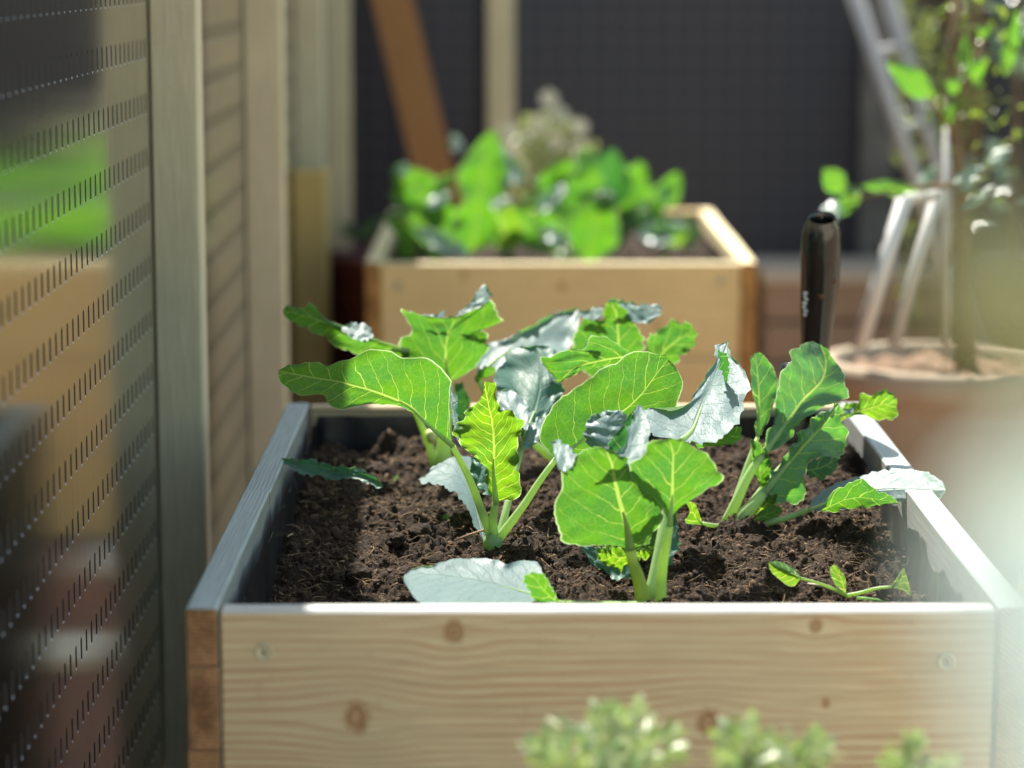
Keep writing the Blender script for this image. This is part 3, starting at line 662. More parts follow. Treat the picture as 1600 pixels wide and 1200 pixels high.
leaf(Bp,'868,940 848,920 832,895','868,940 835,938 820,905 832,893','872,940 862,915 850,897 833,892',yb-.075,gy=-8,ruf=.002,mat='leaf',nu=20,nv=5,rib=(.001,.0004))
# --- C, right
Cp,yc=pl('kohlrabi plant on the right with thick stems and a long leaf over the box edge',1146,822)
leaf(Cp,'1190,712 1207,690 1232,657 1260,620 1285,592 1290,562 1282,540','1190,714 1200,677 1212,640 1217,605 1219,585 1226,573 1235,563 1237,550 1250,541 1267,534 1280,538','1190,712 1215,700 1235,686 1243,667 1273,643 1300,630 1324,622 1321,600 1311,574 1298,553 1282,538',
  yc+.02,gx=1,gy=3,gL=14,gR=-5,hL=13,cup=-.004,ruf=.005,fr=1.6,stem=[(1133,820,yc),(1150,785,yc),(1170,742,yc+.01),(1190,712,yc+.02)],sr=(.0072,.005),rib=(.0055,.0011),serr=1.3,mat='bluish')
leaf(Cp,'1183,683 1186,650 1185,600 1180,551','1183,683 1179,665 1183,647 1176,613 1173,580 1173,560 1180,550','1185,683 1193,673 1202,652 1213,617 1215,594 1205,570 1190,553 1180,550',yc+.06,gy=1,gL=1,gR=3,ruf=.0015,stem=[(1138,818,yc+.01),(1150,778,yc+.02),(1168,725,yc+.04),(1184,683,yc+.06)],sr=(.005,.0026),rib=(.0024,.0006),mat='bluish',serr=.5)
leaf(Cp,'1192,772 1227,730 1253,700 1287,664 1310,632','1192,770 1200,745 1222,722 1236,700 1244,686 1257,667 1275,650 1292,638 1310,630','1194,774 1215,786 1243,787 1258,770 1256,743 1264,723 1287,713 1322,707 1323,677 1317,660 1311,631',
  yc+.0,gx=1,gy=-1,gL=5,gR=-3,cup=-.006,ruf=.006,fr=1.7,stem=[(1158,818,yc-.01),(1163,805,yc-.01),(1178,788,yc-.008),(1193,771,yc)],sr=(.011,.0062),rib=(.0058,.0012),serr=2,mat='bluish')
leaf(Cp,'1262,735 1285,730 1312,714','1261,728 1275,716 1313,710','1264,745 1284,750 1303,738 1314,716',yc+.07,gy=4,mat='dark',ruf=.001,nu=20,nv=5,rib=(.0014,.0004))
leaf(Cp,'1192,770 1188,740 1192,705','1192,770 1178,735 1174,700 1178,688 1190,695','1194,770 1206,735 1200,705 1192,697',yc+.03,gy=-2,ruf=.006,fr=3,mat='leaf',nu=24,nv=5,rib=(.0016,.0005))
leaf(Cp,'1313,650 1345,642 1375,634 1401,628','1313,650 1317,634 1337,629 1347,616 1360,620 1377,612 1393,610 1402,627','1313,657 1330,653 1345,649 1367,655 1395,657 1402,643 1402,629',yc+.10,gy=-1,ruf=.003,mat='young',serr=1.6,nu=26,nv=6,rib=(.0018,.0005),stem=[(1162,800,yc+.03),(1210,740,yc+.06),(1262,690,yc+.09),(1313,652,yc+.10)],sr=(.004,.002))
leaf(Cp,'1318,640 1328,636 1337,632','1318,634 1326,628 1337,630','1318,648 1330,646 1337,634',yc+.095,gy=10,ruf=.001,nu=10,nv=3,ribon=False)
leaf(Cp,'1263,797 1298,784 1340,770 1390,764 1440,764 1478,766','1263,795 1274,775 1293,765 1313,752 1353,741 1386,735 1426,735 1456,742 1474,754 1478,765','1263,799 1299,797 1349,792 1399,784 1425,787 1450,787 1466,782 1478,768',
  yc-.05,gx=-3.8,gy=8,gL=14,gR=6,cup=-.002,ruf=.002,stem=[(1186,822,yc-.005),(1205,816,yc-.01),(1230,809,yc-.01),(1263,797,yc-.01)],sr=(.0045,.003),rib=(.0028,.0006),serr=1,nu=50)
leaf(Cp,'1284,797 1335,778 1402,785','1284,796 1298,772 1339,750 1374,766 1402,783','1286,799 1349,794 1403,787',yc-.085,gx=-2.5,gy=-2,gL=-6,ruf=.002,nu=26,nv=5,rib=(.001,.0004),seed=3)
leaf(Cp,'1097,818 1085,805 1080,785','1097,820 1071,816 1078,800 1072,784 1080,784','1097,816 1093,803 1087,789 1081,784',yc-.02,gy=-2,mat='young',ruf=.001,nu=18,nv=4,rib=(.0012,.0005),stem=[(1138,822,yc-.005),(1120,822,yc-.015),(1108,820,yc-.02),(1097,818,yc-.02)],sr=(.0042,.0022),serr=.3)
leaf(Cp,'1176,813 1200,803 1222,794','1176,811 1190,797 1210,790 1222,793','1177,816 1200,812 1216,806 1223,796',yc-.015,gy=3,mat='young',ruf=.001,nu=18,nv=4,rib=(.0012,.0005),serr=.3)
sleaf(Cp,(1180,805),(1215,772),30,yc+.0,mat='young',ruf=.006,fr=3,gy=-1)
b=MB(); b.tube([at(1140,832,yc),at(1148,820,yc),at(1153,812,yc)],[.010,.0125,.010],14,0,True); b.build('stem_base',M['stem'],Cp)
# --- D, behind left
Dp,yd=pl('rear left kohlrabi plant, its ragged upright leaf rising over the big wavy leaf',688,728)
leaf(Dp,'640,548 600,536 555,520 505,503 470,492 443,486','613,538 598,533 582,526 573,520 560,520 545,512 532,508 510,498 500,490 497,482 487,479 470,483 463,478 450,477 442,485','640,560 600,560 570,557 547,553 520,538 500,523 473,512 455,502 443,490',
  yd-.0,gx=1,gy=-2,gL=0,gR=-4,ruf=.004,serr=2,stem=[(678,727,yd),(672,700,yd),(655,655,yd),(625,590,yd),(612,545,yd)],sr=(.006,.003),rib=(.0026,.0006))
leaf(Dp,'534,515 550,520 582,527','534,513 545,504 560,505 574,507 582,520 583,526','534,517 550,528 565,532 583,529',yd-.03,gy=12,ruf=.003,nu=18,nv=4,ribon=False)
leaf(Dp,'702,598 697,565 699,530 707,508 712,496','702,598 672,592 640,565 622,541 625,530 640,522 642,513 633,497 627,484 645,488 660,493 690,495 712,495','702,598 722,587 747,568 762,547 760,530 753,513 765,507 782,503 778,485 768,467 757,476 735,487 712,495',
  yd+.01,gy=-3,gL=-3,gR=-4,cup=.006,ruf=.0045,serr=2.4,stem=[(692,726,yd+.005),(694,690,yd+.01),(700,640,yd+.01),(702,598,yd+.01)],sr=(.013,.004),rib=(.0036,.0009))
leaf(Dp,'712,494 730,482 748,465 760,445','712,493 728,478 743,458 757,444','712,497 735,489 758,474 771,462 768,452 760,444',yd+.0,gy=9,ruf=.002,nu=22,nv=5,ribon=False,serr=2)
leaf(Dp,'660,493 675,496 693,494','660,491 675,492 695,487','660,496 675,502 694,499',yd-.0,gy=9,ruf=.001,nu=10,nv=3,ribon=False)
b=MB(); b.tube([at(676,690,yd-.01),at(674,680,yd-.012),at(673,672,yd-.013)],[.006,.0075,.005],12); o=b.build('leaf_scar',simple('pale_yellow_stub',(.75,.78,.30),.5),Dp)
# --- E, behind middle
Ep,ye=pl('rear middle kohlrabi plant with a broad blue grey leaf against the far box',870,726)
leaf(Ep,'745,590 775,562 820,532 862,505 903,482','745,588 747,560 765,536 793,528 833,506 870,488 903,480','745,592 775,582 805,562 850,556 890,545 903,510 904,483',ye-.01,gx=0,gy=13,gL=18,gR=8,cup=-.012,ruf=.004,rib=(.003,.0006),serr=.8,stem=[(868,720,ye),(820,680,ye),(770,630,ye-.01),(745,590,ye-.01)],sr=(.006,.003))
leaf(Ep,'742,592 757,582 774,576','742,590 752,574 775,572','743,598 760,592 775,578',ye-.02,gy=-3,ruf=.001,nu=12,nv=4,ribon=False)
leaf(Ep,'965,600 966,560 966,520 963,490 954,472','965,600 925,590 895,560 892,540 902,515 908,498 930,502 941,500 944,480 954,470','965,602 990,582 1003,552 1004,530 990,505 976,483 954,471',ye+.02,gy=-3,gL=-3,gR=-3,cup=.006,ruf=.003,rib=(.0036,.001),stem=[(872,720,ye),(900,690,ye),(945,650,ye+.01),(965,600,ye+.02)],sr=(.007,.004))
leaf(Ep,'950,470 975,478 1005,488 1033,484','950,469 962,466 980,471 1007,477 1030,477 1034,483','952,473 968,488 985,500 1000,507 1020,502 1034,487',ye+.01,gy=8,ruf=.004,nu=24,nv=5,ribon=False)
leaf(Ep,'906,488 922,492 941,485','906,486 922,482 942,478','906,496 925,503 941,500',ye+.01,gy=9,ruf=.002,nu=12,nv=4,ribon=False)
leaf(Ep,'1000,592 1020,570 1045,542 1070,525 1085,517','1000,590 1003,555 1015,528 1035,508 1052,501 1072,504 1083,511','1002,594 1030,582 1055,566 1075,552 1088,536 1086,517',ye+.04,gx=0,gy=-2,ruf=.004,serr=2,rib=(.0026,.0006),stem=[(876,720,ye+.01),(930,690,ye+.02),(975,640,ye+.03),(1000,592,ye+.04)],sr=(.005,.003))
leaf(Ep,'985,600 990,575 992,550','985,600 978,575 990,548','988,600 1003,575 994,548',ye+.0,gy=5,mat='dark',ruf=.002,nu=12,nv=4,ribon=False)
leaf(Ep,'725,665 722,630 716,600','725,665 708,640 712,598','727,665 734,630 722,597',ye-.02,gy=2,mat='dark',ruf=.002,nu=16,nv=4,ribon=False)
# --- fallen leaf, seedlings, sprouts, twig
fl=leaf(None,'598,759 565,744 525,735 480,727 440,718','598,758 587,747 567,735 530,728 500,722 467,717 440,716','598,761 590,763 573,753 540,748 510,748 483,743 450,730 440,719',3.13,gx=-4.5,gy=2,gL=5,gR=5,cup=-.004,ruf=.002,mat='dark',rib=(.0016,.0005),name='fallen_leaf')
tag(fl,'loose dark green leaf lying on the soil beside the left side board','leaf')
s0=sz(1322,930); ys=s0.y
S=thing('spinach_seedling','small spinach seedling with thin stalks spread flat in the front right corner','seedling',tuple(s0))
leaf(S,'1250,902 1232,893 1216,886 1202,879','1250,901 1239,887 1216,877 1203,878','1251,904 1237,917 1216,904 1204,892 1201,880',ys-.03,gx=1,gy=5,gL=8,gR=-4,cup=.002,ruf=.001,mat='spin',nu=26,nv=6,rib=(.0012,.0004),serr=.2,stem=[(1320,929,ys),(1300,919,ys-.01),(1275,910,ys-.02),(1251,903,ys-.03)],sr=(.0022,.0012),fr=1)
leaf(S,'1320,926 1315,905 1305,884','1320,926 1304,912 1297,893 1300,883 1305,883','1322,926 1321,903 1312,888 1306,883',ys,gy=-1,gR=4,ruf=.001,mat='spin',nu=20,nv=5,rib=(.001,.0004),serr=.2)
leaf(S,'1393,917 1405,912 1412,888','1393,915 1400,905 1412,886','1393,919 1415,925 1424,934 1418,905 1413,887',ys-.01,gy=1,ruf=.001,mat='spin',nu=20,nv=5,rib=(.001,.0004),serr=.2,stem=[(1322,931,ys),(1345,926,ys),(1370,919,ys-.005),(1393,917,ys-.01)],sr=(.0024,.0014))
b=MB(); b.tube([at(1338,934,ys-.01),at(1355,935,ys-.012),at(1372,937,ys-.014),at(1384,941,ys-.015)],[.0016,.0014,.0011,.0008],8); b.build('stalk',M['stem'],S)
def sprout(px,py,n,s,label,mat='spin'):
    p=sz(px,py); t=thing('tiny_sprout',label,'sprout',tuple(p),'tiny green sprouts in the soil')
    for k in range(n):
        a=random.uniform(-1,1); sleaf(t,(px,py),(px+a*s,py-s*random.uniform(.7,1.2)),s*.5,p.y,mat=mat,gy=random.choice((-1,6)),ruf=.0005,nu=8,nv=2,rib=(.0006,.0003))
sprout(697,818,3,15,'tiny light green sprout in the soil left of the central plant')
sprout(652,826,1,8,'tiny green speck of a sprout left of the sprout with three leaves')
sprout(618,752,2,10,'tiny sprout on the clods right of the loose dark leaf')
sprout(440,934,2,12,'tiny sprout in the shaded front left corner of the box')
sprout(1066,938,2,12,'tiny sprout just behind the front board, right of the front stems')
tw_=sz(720,858); b=MB(); b.tube([sz(711,852)+Vector((0,0,.006)),sz(735,848)+Vector((0,0,.010)),sz(758,843)+Vector((0,0,.012))],[.0011,.0014,.0015],7); tag(b.build('twig',simple('brown_twig',(.30,.18,.12),.8)),'thin brown twig leaning against the foot of the central plant','twig')
b=MB(); b.tube([sz(1262,918)+Vector((0,0,.004)),sz(1288,923)+Vector((0,0,.005)),sz(1310,929)+Vector((0,0,.004))],[.0018,.0024,.0018],7); tag(b.build('twig',simple('grey_twig',(.35,.29,.25),.8)),'short thick grey twig lying beside the spinach seedling','twig')
# clods
def clod(px,py,r,label):
    p=sz(px,py); import bmesh
    bm=bmesh.new(); bmesh.ops.create_icosphere(bm,subdivisions=4,radius=1)
    b=MB(); vs=[]
    for v in bm.verts:
        c=v.co; k=1+.28*noise.noise(c*1.7+Vector((px,0,0)))+.14*noise.noise(c*4.5+Vector((py,0,0)))+.07*noise.noise(c*11); vs.append((p.x+c.x*r*k,p.y+c.y*r*k,p.z+r*.35+c.z*r*k*.75))
    b.add(vs,[tuple(v.index for v in f.verts) for f in bm.faces],0,True); bm.free()
    tag(b.build('soil_clod',M['soil']),label,'clod','soil clods in the nearest box')
clod(1083,872,.013,'dark rounded soil clod right of the front plant stems')
clod(590,745,.017,'brown clod heap at the tip of the loose dark leaf')
clod(655,838,.014,'crumbly clod left of the central plant, behind the flat front leaf')
clod(560,905,.016,'dark clod in front left of the bed near the front board')
clod(620,850,.012,'small crumbly clod left of the one behind the flat front leaf')
# ------------------------------------------------------------------ hand tool standing in the soil
T=thing('garden_trowel','garden trowel with a glossy black handle standing upright at the rear right corner','trowel',tuple(at(1272,640,3.47)))
M['black']=simple('glossy_black_plastic',(.012,.011,.012),.16,0,.6)
ax=[(1284.5,340),(1284.3,345),(1284,352),(1283.5,365),(1282.5,400),(1281,440),(1278,480),(1275,530),(1273,565),(1272,585)]
wd=[21,23,26,29.5,31,30,28,24,21,17]
b=MB(); b.tube([at(x,y,3.50-.00038*(585-y)) for x,y in ax],[w_*3.5/F for w_ in wd],28,0,False)
inn=[(1284.5,340),(1284.5,342),(1284.4,352),(1284,375)]; b.tube([at(x,y,3.50-.00038*(585-y)) for x,y in inn],[w_*3.5/F for w_ in (21,18.5,17,15)],28,0,False)
b.tube([at(1284,374,3.42),at(1284,376,3.42)],[15*3.5/F]*2,28,0,True)
hd=b.build('handle',M['black'],T)
def dimple(px,py,r,Y):
    d=MB(); c=at(px,py,Y); d.lathe((0,0,0),[(0,0),(r,0),(r*1.0,.0012),(0,.0012)],16)
    d.v=[(c.x+v[0],c.y-v[2],c.z+v[1]) for v in d.v]; d.build('grip_hole',simple('brown_grip_dimple',(.07,.025,.012),.6),hd)
for px,py in ((1294,407),(1283,462),(1301,438)):
    off=(px-1281)*3.5/F; rr=30*3.5/F; dimple(px,py,.0048,3.50-.00038*(585-py)-math.sqrt(max(rr*rr-off*off,0))-.003)
M['mark']=simple('pale_print',(.55,.55,.58),.4)
mk=MB()
for k,(px,py,w_,h_) in enumerate(((1259,458,8,3),(1258,463,5,3),(1260,468,7,3),(1258,474,8,3),(1257,480,6,3),(1259,486,8,3),(1258,492,6,3))):
    off=(px-1279)*3.5/F; rr=30*3.5/F; c=at(px,py,3.50-.00038*(585-py)-math.sqrt(max(rr*rr-off*off,1e-6))-.003); s_=3.5/F/2
    mk.box(c.x-w_*s_*.7,c.x+w_*s_*.7,c.y-.0006,c.y+.006,c.z-h_*s_,c.z+h_*s_,bev=.0002)
mk.build('printed_marking',M['mark'],hd)
b=MB(); b.tube([at(1272,580,3.47),at(1270,620,3.47),at(1268,660,3.47)],[.006,.006,.006],12); c=at(1267,690,3.47)
n=9; vs=[];fs=[]
for i in range(8):
    u=i/7; hw=.034*(1-(u**3)*.8)*(.5+.5*min(1,u*3)); z=at(1268,650,3.47).z-.13*u
    for k in range(n): v=(k/(n-1)-.5)*2; vs.append((c.x+hw*v,3.47+.012*v*v,z))
for i in range(7):
    for k in range(n-1): fs.append((i*n+k,i*n+k+1,(i+1)*n+k+1,(i+1)*n+k))
o2=len(vs); vs+=[(a,b_+.0016,c_) for a,b_,c_ in vs]; fs+=[tuple(reversed([i+o2 for i in f])) for f in list(fs)]
b.add(vs,fs,0,True); b.build('blade',M['black'],T)
b=MB(); a0=at(1212,600,3.5); 
b.tube([at(1236,568,3.5),at(1238,600,3.5),at(1240,650,3.5),at(1240,720,3.5)],[.016,.017,.017,.016],20); tag(b.build('black_stake',M['black']),'short black plastic stake in the soil left of the trowel','stake')
# ------------------------------------------------------------------ plants in the far box
GB='broad leaved plants in the far planter box'
rb=random.Random(11)
def bpl(px,label,Y): 
    p=at(px,392,Y); return thing('leafy_plant',label,'plant',(p.x,Y,.52),GB)
q1=bpl(680,'leftmost plant in the far box, leaves hanging out over its left end',5.75)
q2=bpl(810,'middle plant in the far box with a tall rounded leaf',5.85)
q3=bpl(940,'right plant in the far box with one big leaf hanging to the front board',5.75)
q4=bpl(1050,'smallest plant in the far box, at its right end beside the side board',6.0)
def st(q,px,py,Y,b):
    c=MB(); c.tube([at(b,400,Y),at((b+px)/2,(400+py)/2-8,Y),at(px,py,Y)],[.006,.004,.003],6); c.build('stalk',M['stem'],q)
D=[ # plant, base, tip, width, Y, gy, mat
(q1,(690,330),(612,262),62,5.7,-3,'far'),(q1,(680,345),(606,300),34,5.65,-3,'far'),(q1,(668,352),(598,338),40,5.55,-3,'far'),
(q1,(735,405),(640,352),26,5.5,9,'far'),(q1,(700,400),(690,300),95,5.7,-3,'far'),(q1,(672,320),(712,268),22,5.6,9,'far'),(q1,(665,322),(708,300),20,5.55,9,'far'),
(q1,(690,410),(660,385),30,5.5,9,'far'),(q1,(640,270),(615,262),20,5.65,12,'far'),
(q2,(752,345),(772,202),88,5.85,-2,'far'),(q2,(735,395),(745,300),90,5.6,-4,'far'),(q2,(712,240),(706,208),18,5.9,12,'far'),(q2,(800,395),(775,310),60,5.7,-4,'young'),
(q2,(790,300),(785,225),22,5.8,12,'far'),(q2,(812,290),(795,240),26,5.75,12,'far'),(q2,(760,330),(800,310),18,5.6,12,'far'),(q2,(840,385),(800,320),50,5.75,-3,'far'),(q2,(820,330),(832,300),26,5.6,8,'young'),
(q2,(850,330),(890,245),60,5.95,-4,'far'),(q2,(870,395),(840,330),60,5.7,-4,'far'),
(q3,(915,410),(945,300),95,5.65,-4,'far'),(q3,(930,330),(960,232),110,5.85,-2,'dark'),(q3,(960,330),(1000,262),70,5.9,-3,'far'),(q3,(835,335),(892,288),24,5.6,10,'far'),(q3,(880,385),(830,352),30,5.55,6,'far'),
(q3,(842,365),(894,372),24,5.5,14,'far'),(q3,(870,410),(895,385),30,5.5,9,'far'),(q3,(925,310),(965,325),36,5.6,4,'dark'),(q3,(905,345),(930,250),60,5.8,-3,'far'),(q3,(930,400),(990,320),40,5.8,2,'dark'),(q3,(900,262),(935,235),26,5.9,9,'far'),
(q3,(870,300),(905,255),50,5.95,-3,'young'),(q3,(985,300),(1000,250),40,6.0,-3,'far'),
(q4,(1010,345),(1048,280),26,6.0,9,'far'),(q4,(1030,330),(1062,268),36,6.05,-2,'far'),(q4,(992,365),(1075,350),32,5.75,12,'far'),(q4,(1000,370),(1075,362),24,5.75,-4,'far'),(q4,(985,360),(1012,320),34,5.8,2,'dark'),(q4,(1010,350),(1022,290),30,5.95,-2,'far'),(q4,(1005,335),(998,325),22,5.7,12,'far')]
for q,b_,t_,w_,Y,gy,mt in D:
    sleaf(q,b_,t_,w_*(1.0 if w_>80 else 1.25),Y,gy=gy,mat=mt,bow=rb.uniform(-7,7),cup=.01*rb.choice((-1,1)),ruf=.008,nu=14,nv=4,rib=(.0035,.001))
for k in range(16):
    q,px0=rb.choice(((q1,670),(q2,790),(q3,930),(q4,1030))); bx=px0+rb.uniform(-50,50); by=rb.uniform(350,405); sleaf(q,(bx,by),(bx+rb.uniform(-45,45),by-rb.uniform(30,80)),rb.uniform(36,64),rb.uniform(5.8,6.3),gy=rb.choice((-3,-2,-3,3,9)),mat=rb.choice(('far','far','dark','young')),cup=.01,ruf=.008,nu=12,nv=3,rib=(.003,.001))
for q,b_ in ((q1,690),(q2,790),(q3,930),(q4,1035)):
    for k in range(3): st(q,b_+rb.uniform(-40,40),rb.uniform(340,370),5.75,b_+rb.uniform(-12,12))
def smallleaf_cloud(name,mat,fn,n,s0,s1,par,rg,asp=.45,mats=None,curl=.25):
    b=MB()
    for _ in range(n):
        c=fn(rg)
        if c is None: continue
        s=rg.uniform(s0,s1); d=Vector((rg.gauss(0,1),rg.gauss(0,1),rg.gauss(0,.8)+.25)).normalized(); e=d.cross(Vector((rg.gauss(0,1),rg.gauss(0,1),rg.gauss(0,1)))).normalized(); nn=d.cross(e)
        vs=[]
        for u,w_ in ((0,0),(.28,.8),(.6,1),(.85,.6),(1,0)):
            m=c+d*s*u+nn*s*curl*u*u
            if w_==0: vs.append(m)
            else: vs+= [m+e*s*asp*.5*w_+nn*s*.08,m,m-e*s*asp*.5*w_+nn*s*.08]
        f=[(0,1,2),(0,2,3),(1,4,5,2),(2,5,6,3),(4,7,8,5),(5,8,9,6),(7,10,8),(8,10,9)]
        b.add(vs,f,0,True)
    return b.build(name,mats or M[mat],par)
def cloudmat(name,a,b_,tr,rough=.4,spec=.5,t_=.45):
    t=NT(name); g_=t.n('ShaderNodeNewGeometry'); rnd=g_.outputs['Random Per Island']; c=t.mix(rnd,a,b_)
    p=t.pbsdf(c,rough,0,spec); q=t.n('ShaderNodeBsdfTranslucent'); t.set(q,'Color',t.mix(rnd,tr,tuple(v*.6 for v in tr)))
    mx=t.n('ShaderNodeMixShader'); t.set(mx,0,t_); t.t.links.new(p,mx.inputs[1]); t.t.links.new(q.outputs[0],mx.inputs[2]); return t.done(mx.outputs[0])
M['silver']=cloudmat('silvery_small_leaf',(.26,.30,.17),(.40,.43,.28),(.30,.34,.10),.3,.6)
M['hedge']=cloudmat('hedge_leaf',(.18,.28,.26),(.34,.44,.42),(.16,.26,.10),.25,1.0)
M['lemon']=cloudmat('citrus_leaf',(.10,.20,.06),(.20,.26,.08),(.30,.42,.03),.28,.7,.55)
M['bark']=simple('brown_bark',(.16,.11,.06),.85,0,.2,nscale=40,bump=.6)
# pale flowering shrub behind the far box
c0=at(862,230,6.9)
sh=thing('silvery_shrub','pale silvery shrub in bloom standing behind the far box, in front of the pale post','shrub',(c0.x,6.9,0))
rs=random.Random(3)
def inell(c,rx,ry,rz):
    def f(r):
        while 1:
            v=Vector((r.uniform(-1,1),r.uniform(-1,1),r.uniform(-1,1)))
            if v.length<1: return Vector((c.x+v.x*rx,c.y+v.y*ry,c.z+v.z*rz))
    return f
cc=at(858,262,6.9); smallleaf_cloud('foliage','silver',inell(cc,.12,.10,.15),900,.016,.034,sh,rs,.45)
M['petal']=simple('white_petal',(.62,.62,.55),.35,0,.5)
for px,py in ((842,197),(873,180),(905,200),(868,222),(908,235),(800,236),(808,262),(795,205),(857,155)):
    f=MB(); c=at(px,py,6.85+rs.uniform(-.05,.05)); 
    for k in range(6):
        a=k*1.05; v=[c,c+Vector((math.cos(a)*.02+.004,-.006,math.sin(a)*.02)),c+Vector((math.cos(a+.5)*.026,-.002,math.sin(a+.5)*.026+.003)),c+Vector((math.cos(a+1)*.02,-.006,math.sin(a+1)*.02))]
        f.add(v,[(0,1,2,3)],0,True)
    f.build('blossom',M['petal'],sh)
f=MB()
for k in range(7):
    a=rs.uniform(-.09,.09); f.tube([Vector((c0.x,6.9,.0)),Vector((c0.x+a*.4,6.9,.35)),Vector((c0.x+a,6.9+rs.uniform(-.06,.06),cc.z+.05))],[.006,.004,.002],6)
f.build('stems',M['bark'],sh)
# leaning brown board
b=MB()
pa=at(598,-60,7.3); pb=at(676,262,7.1); d=(pb-pa).normalized(); pe=pb+d*((pb.z-.0)/-d.z) 
side=Vector((1,0,0)); side=(side-d*side.dot(d)).normalized(); up=d.cross(side).normalized(); pa2=pa-d*.35
hw,ht=.054,.025; vs=[]
for p in (pa2,pe):
    for s1,s2 in((-1,-1),(1,-1),(1,1),(-1,1)): vs.append(p+side*hw*s1+up*ht*s2)
b.add(vs,[(0,1,2,3),(7,6,5,4),(0,4,5,1),(1,5,6,2),(2,6,7,3),(3,7,4,0)])
o=b.build('leaning_board',wood('red_brown_board',(.38,.17,.06),(.24,.10,.035),'Z',50,contrast=.5)); tag(o,'red brown wooden board leaning against the dark screen behind the far box','board')
# dark red pot behind, with a blue green leafy plant
def pot(name,c,prof,mat,label,cat='pot',n=40,rim=None):
    t=thing(name,label,cat,c); b=MB(); b.lathe(c,prof,n); b.build('body',mat,t); return t
M['redplastic']=simple('dark_red_plastic',(.07,.02,.02),.4)
c=at(553,430,6.95); pc=(c.x,6.95,0)
h=at(553,385,6.95).z
pr=pot('plastic_pot',pc,[(0,0),(.07,0),(.105,h-.05),(.115,h-.05),(.118,h),(.105,h),(.10,h-.03),(0,h-.03)],M['redplastic'],'dark red plastic pot between the left fence and the far box')
tp=thing('potted_plant','drooping blue green leaves of the plant in the dark red pot','plant',(c.x,6.95,h-.03))
for b_,t_ in (((560,370),(598,340)),((556,372),(535,348)),((562,368),(590,362))): sleaf(tp,b_,t_,22,6.9,gy=5,mat='dark',nu=10,nv=3)
# wooden trough at the back right
b=MB(); xa=at(1196,470,7.0).x; zt=at(1200,424,7.0).z
tt=thing('wooden_trough','low brown wooden trough standing along the dark screen behind the terracotta pot','trough',(xa+.6,7.15,0))
M['trough']=wood('brown_trough',(.34,.22,.16),(.22,.14,.10),'X',40,contrast=.4)
for k in range(3):
    b=MB(); b.box(xa,xa+1.5,7.0,7.02,.01+k*(zt-.03)/3,(k+1)*(zt-.03)/3); b.build('plank',M['trough'],tt)
    b=MB(); b.box(xa,xa+.02,7.021,7.34,.01+k*(zt-.03)/3,(k+1)*(zt-.03)/3); b.build('plank',M['trough'],tt)
b=MB(); b.box(xa-.01,xa+1.51,6.985,7.36,zt-.03,zt); b.build('lid',wood('pale_lid',(.50,.42,.36),(.36,.28,.22),'X',40,contrast=.3),tt)
# ladder leaning, seen nearly edge on
M['alu']=simple('dull_aluminium',(.42,.40,.42),.5,.2,.5)
ld=thing('ladder','dull aluminium ladder leaning at the back right, seen nearly edge on','ladder',(at(1500,560,6.6).x,6.6,0))
def rail(px0,px1,Y):
    a=at(px0,0,Y); c=at(px1,260,Y); d=(c-a); e=c+d*((c.z-.0)/-d.z); a2=a-d*.9; b=MB(); b.tube([a2,e],[.020,.020],4,0,True,.5); b.build('rail',M['alu'],ld); return a2,e
r1=rail(1338,1424,6.55); r2=rail(1390,1464,6.75)
for k in range(7):
    u=.08+k*.13; b=MB(); b.tube([r1[0].lerp(r1[1],u),r2[0].lerp(r2[1],u)],[.012]*2,8); b.build('rung',M['alu'],ld)
# terracotta pot at the right with a support frame and a small citrus tree
def terramat():
    t=NT('terracotta'); o=t.obj(); n=t.noise(o,5,5); n2=t.noise(o,60,4)
    c=t.mix(t.mr(n,.35,.65),(.31,.245,.175),(.37,.30,.225)); c=t.mix(t.mr(n,.55,.7,0,.4),c,(.42,.36,.30)); return t.done(t.pbsdf(c,.85,0,.2,t.bump(n2,.3,.002)))
M['terra']=terramat()
YP=4.75; pcx=at(1478,560,YP).x; zr=at(1478,558,YP).z; rr=198*4.75/F
tp=thing('terracotta_pot','large terracotta pot with a pale rim on the right behind the nearest box','pot',(pcx,YP,0))
b=MB(); b.lathe((pcx,YP,0),[(0,.0),(rr*.62,0),(rr*.70,.12),(rr*.83,zr-.12),(rr*.87,zr-.058),(rr*.985,zr-.05),(rr*1.0,zr-.02),(rr*.985,zr-.003),(rr*.93,zr),(rr*.88,zr-.006),(rr*.85,zr-.05),(rr*.85,zr-.1)],72); b.build('body',M['terra'],tp)
b=MB(); n=60; vs=[(pcx,YP,zr-.02)];fs=[]
for i in range(1,13):
    for k in range(n): a=2*math.pi*k/n; r_=rr*.86*i/12; x=pcx+r_*math.cos(a); y=YP+r_*math.sin(a); vs.append((x,y,zr-.025+.02*noise.noise(Vector((x*22,y*22,0)))+.012*noise.noise(Vector((x*60,y*60,0)))))
for k in range(n): fs.append((0,1+k,1+(k+1)%n))
for i in range(11):
    for k in range(n): a=1+i*n; fs.append((a+k,a+n+k,a+n+(k+1)%n,a+(k+1)%n))
b.add(vs,fs,0,True); tag(b.build('pot_soil',simple('dry_brown_soil',(.16,.105,.07),.95,0,.2,nscale=70,namt=.6,bump=.8)),'dry light brown soil filling the terracotta pot','soil',kind='stuff')
M['slat']=simple('grey_white_slat',(.55,.54,.53),.4,.2,.5)
sp=thing('plant_support','pale flat bar support frame standing in the terracotta pot','plant support',tuple(at(1375,540,4.68)))
def bar(p,q,w_,nm): b=MB(); b.tube([p,q],[w_,w_],4,0,True,.35); b.build(nm,M['slat'],sp)
T1=at(1414,312,4.62);T2=at(1466,306,4.85)
bar(T1,at(1342,545,4.62),.015,'bar'); bar(T2,at(1396,545,4.85),.0125,'bar'); bar(T1,T2,.010,'bar')
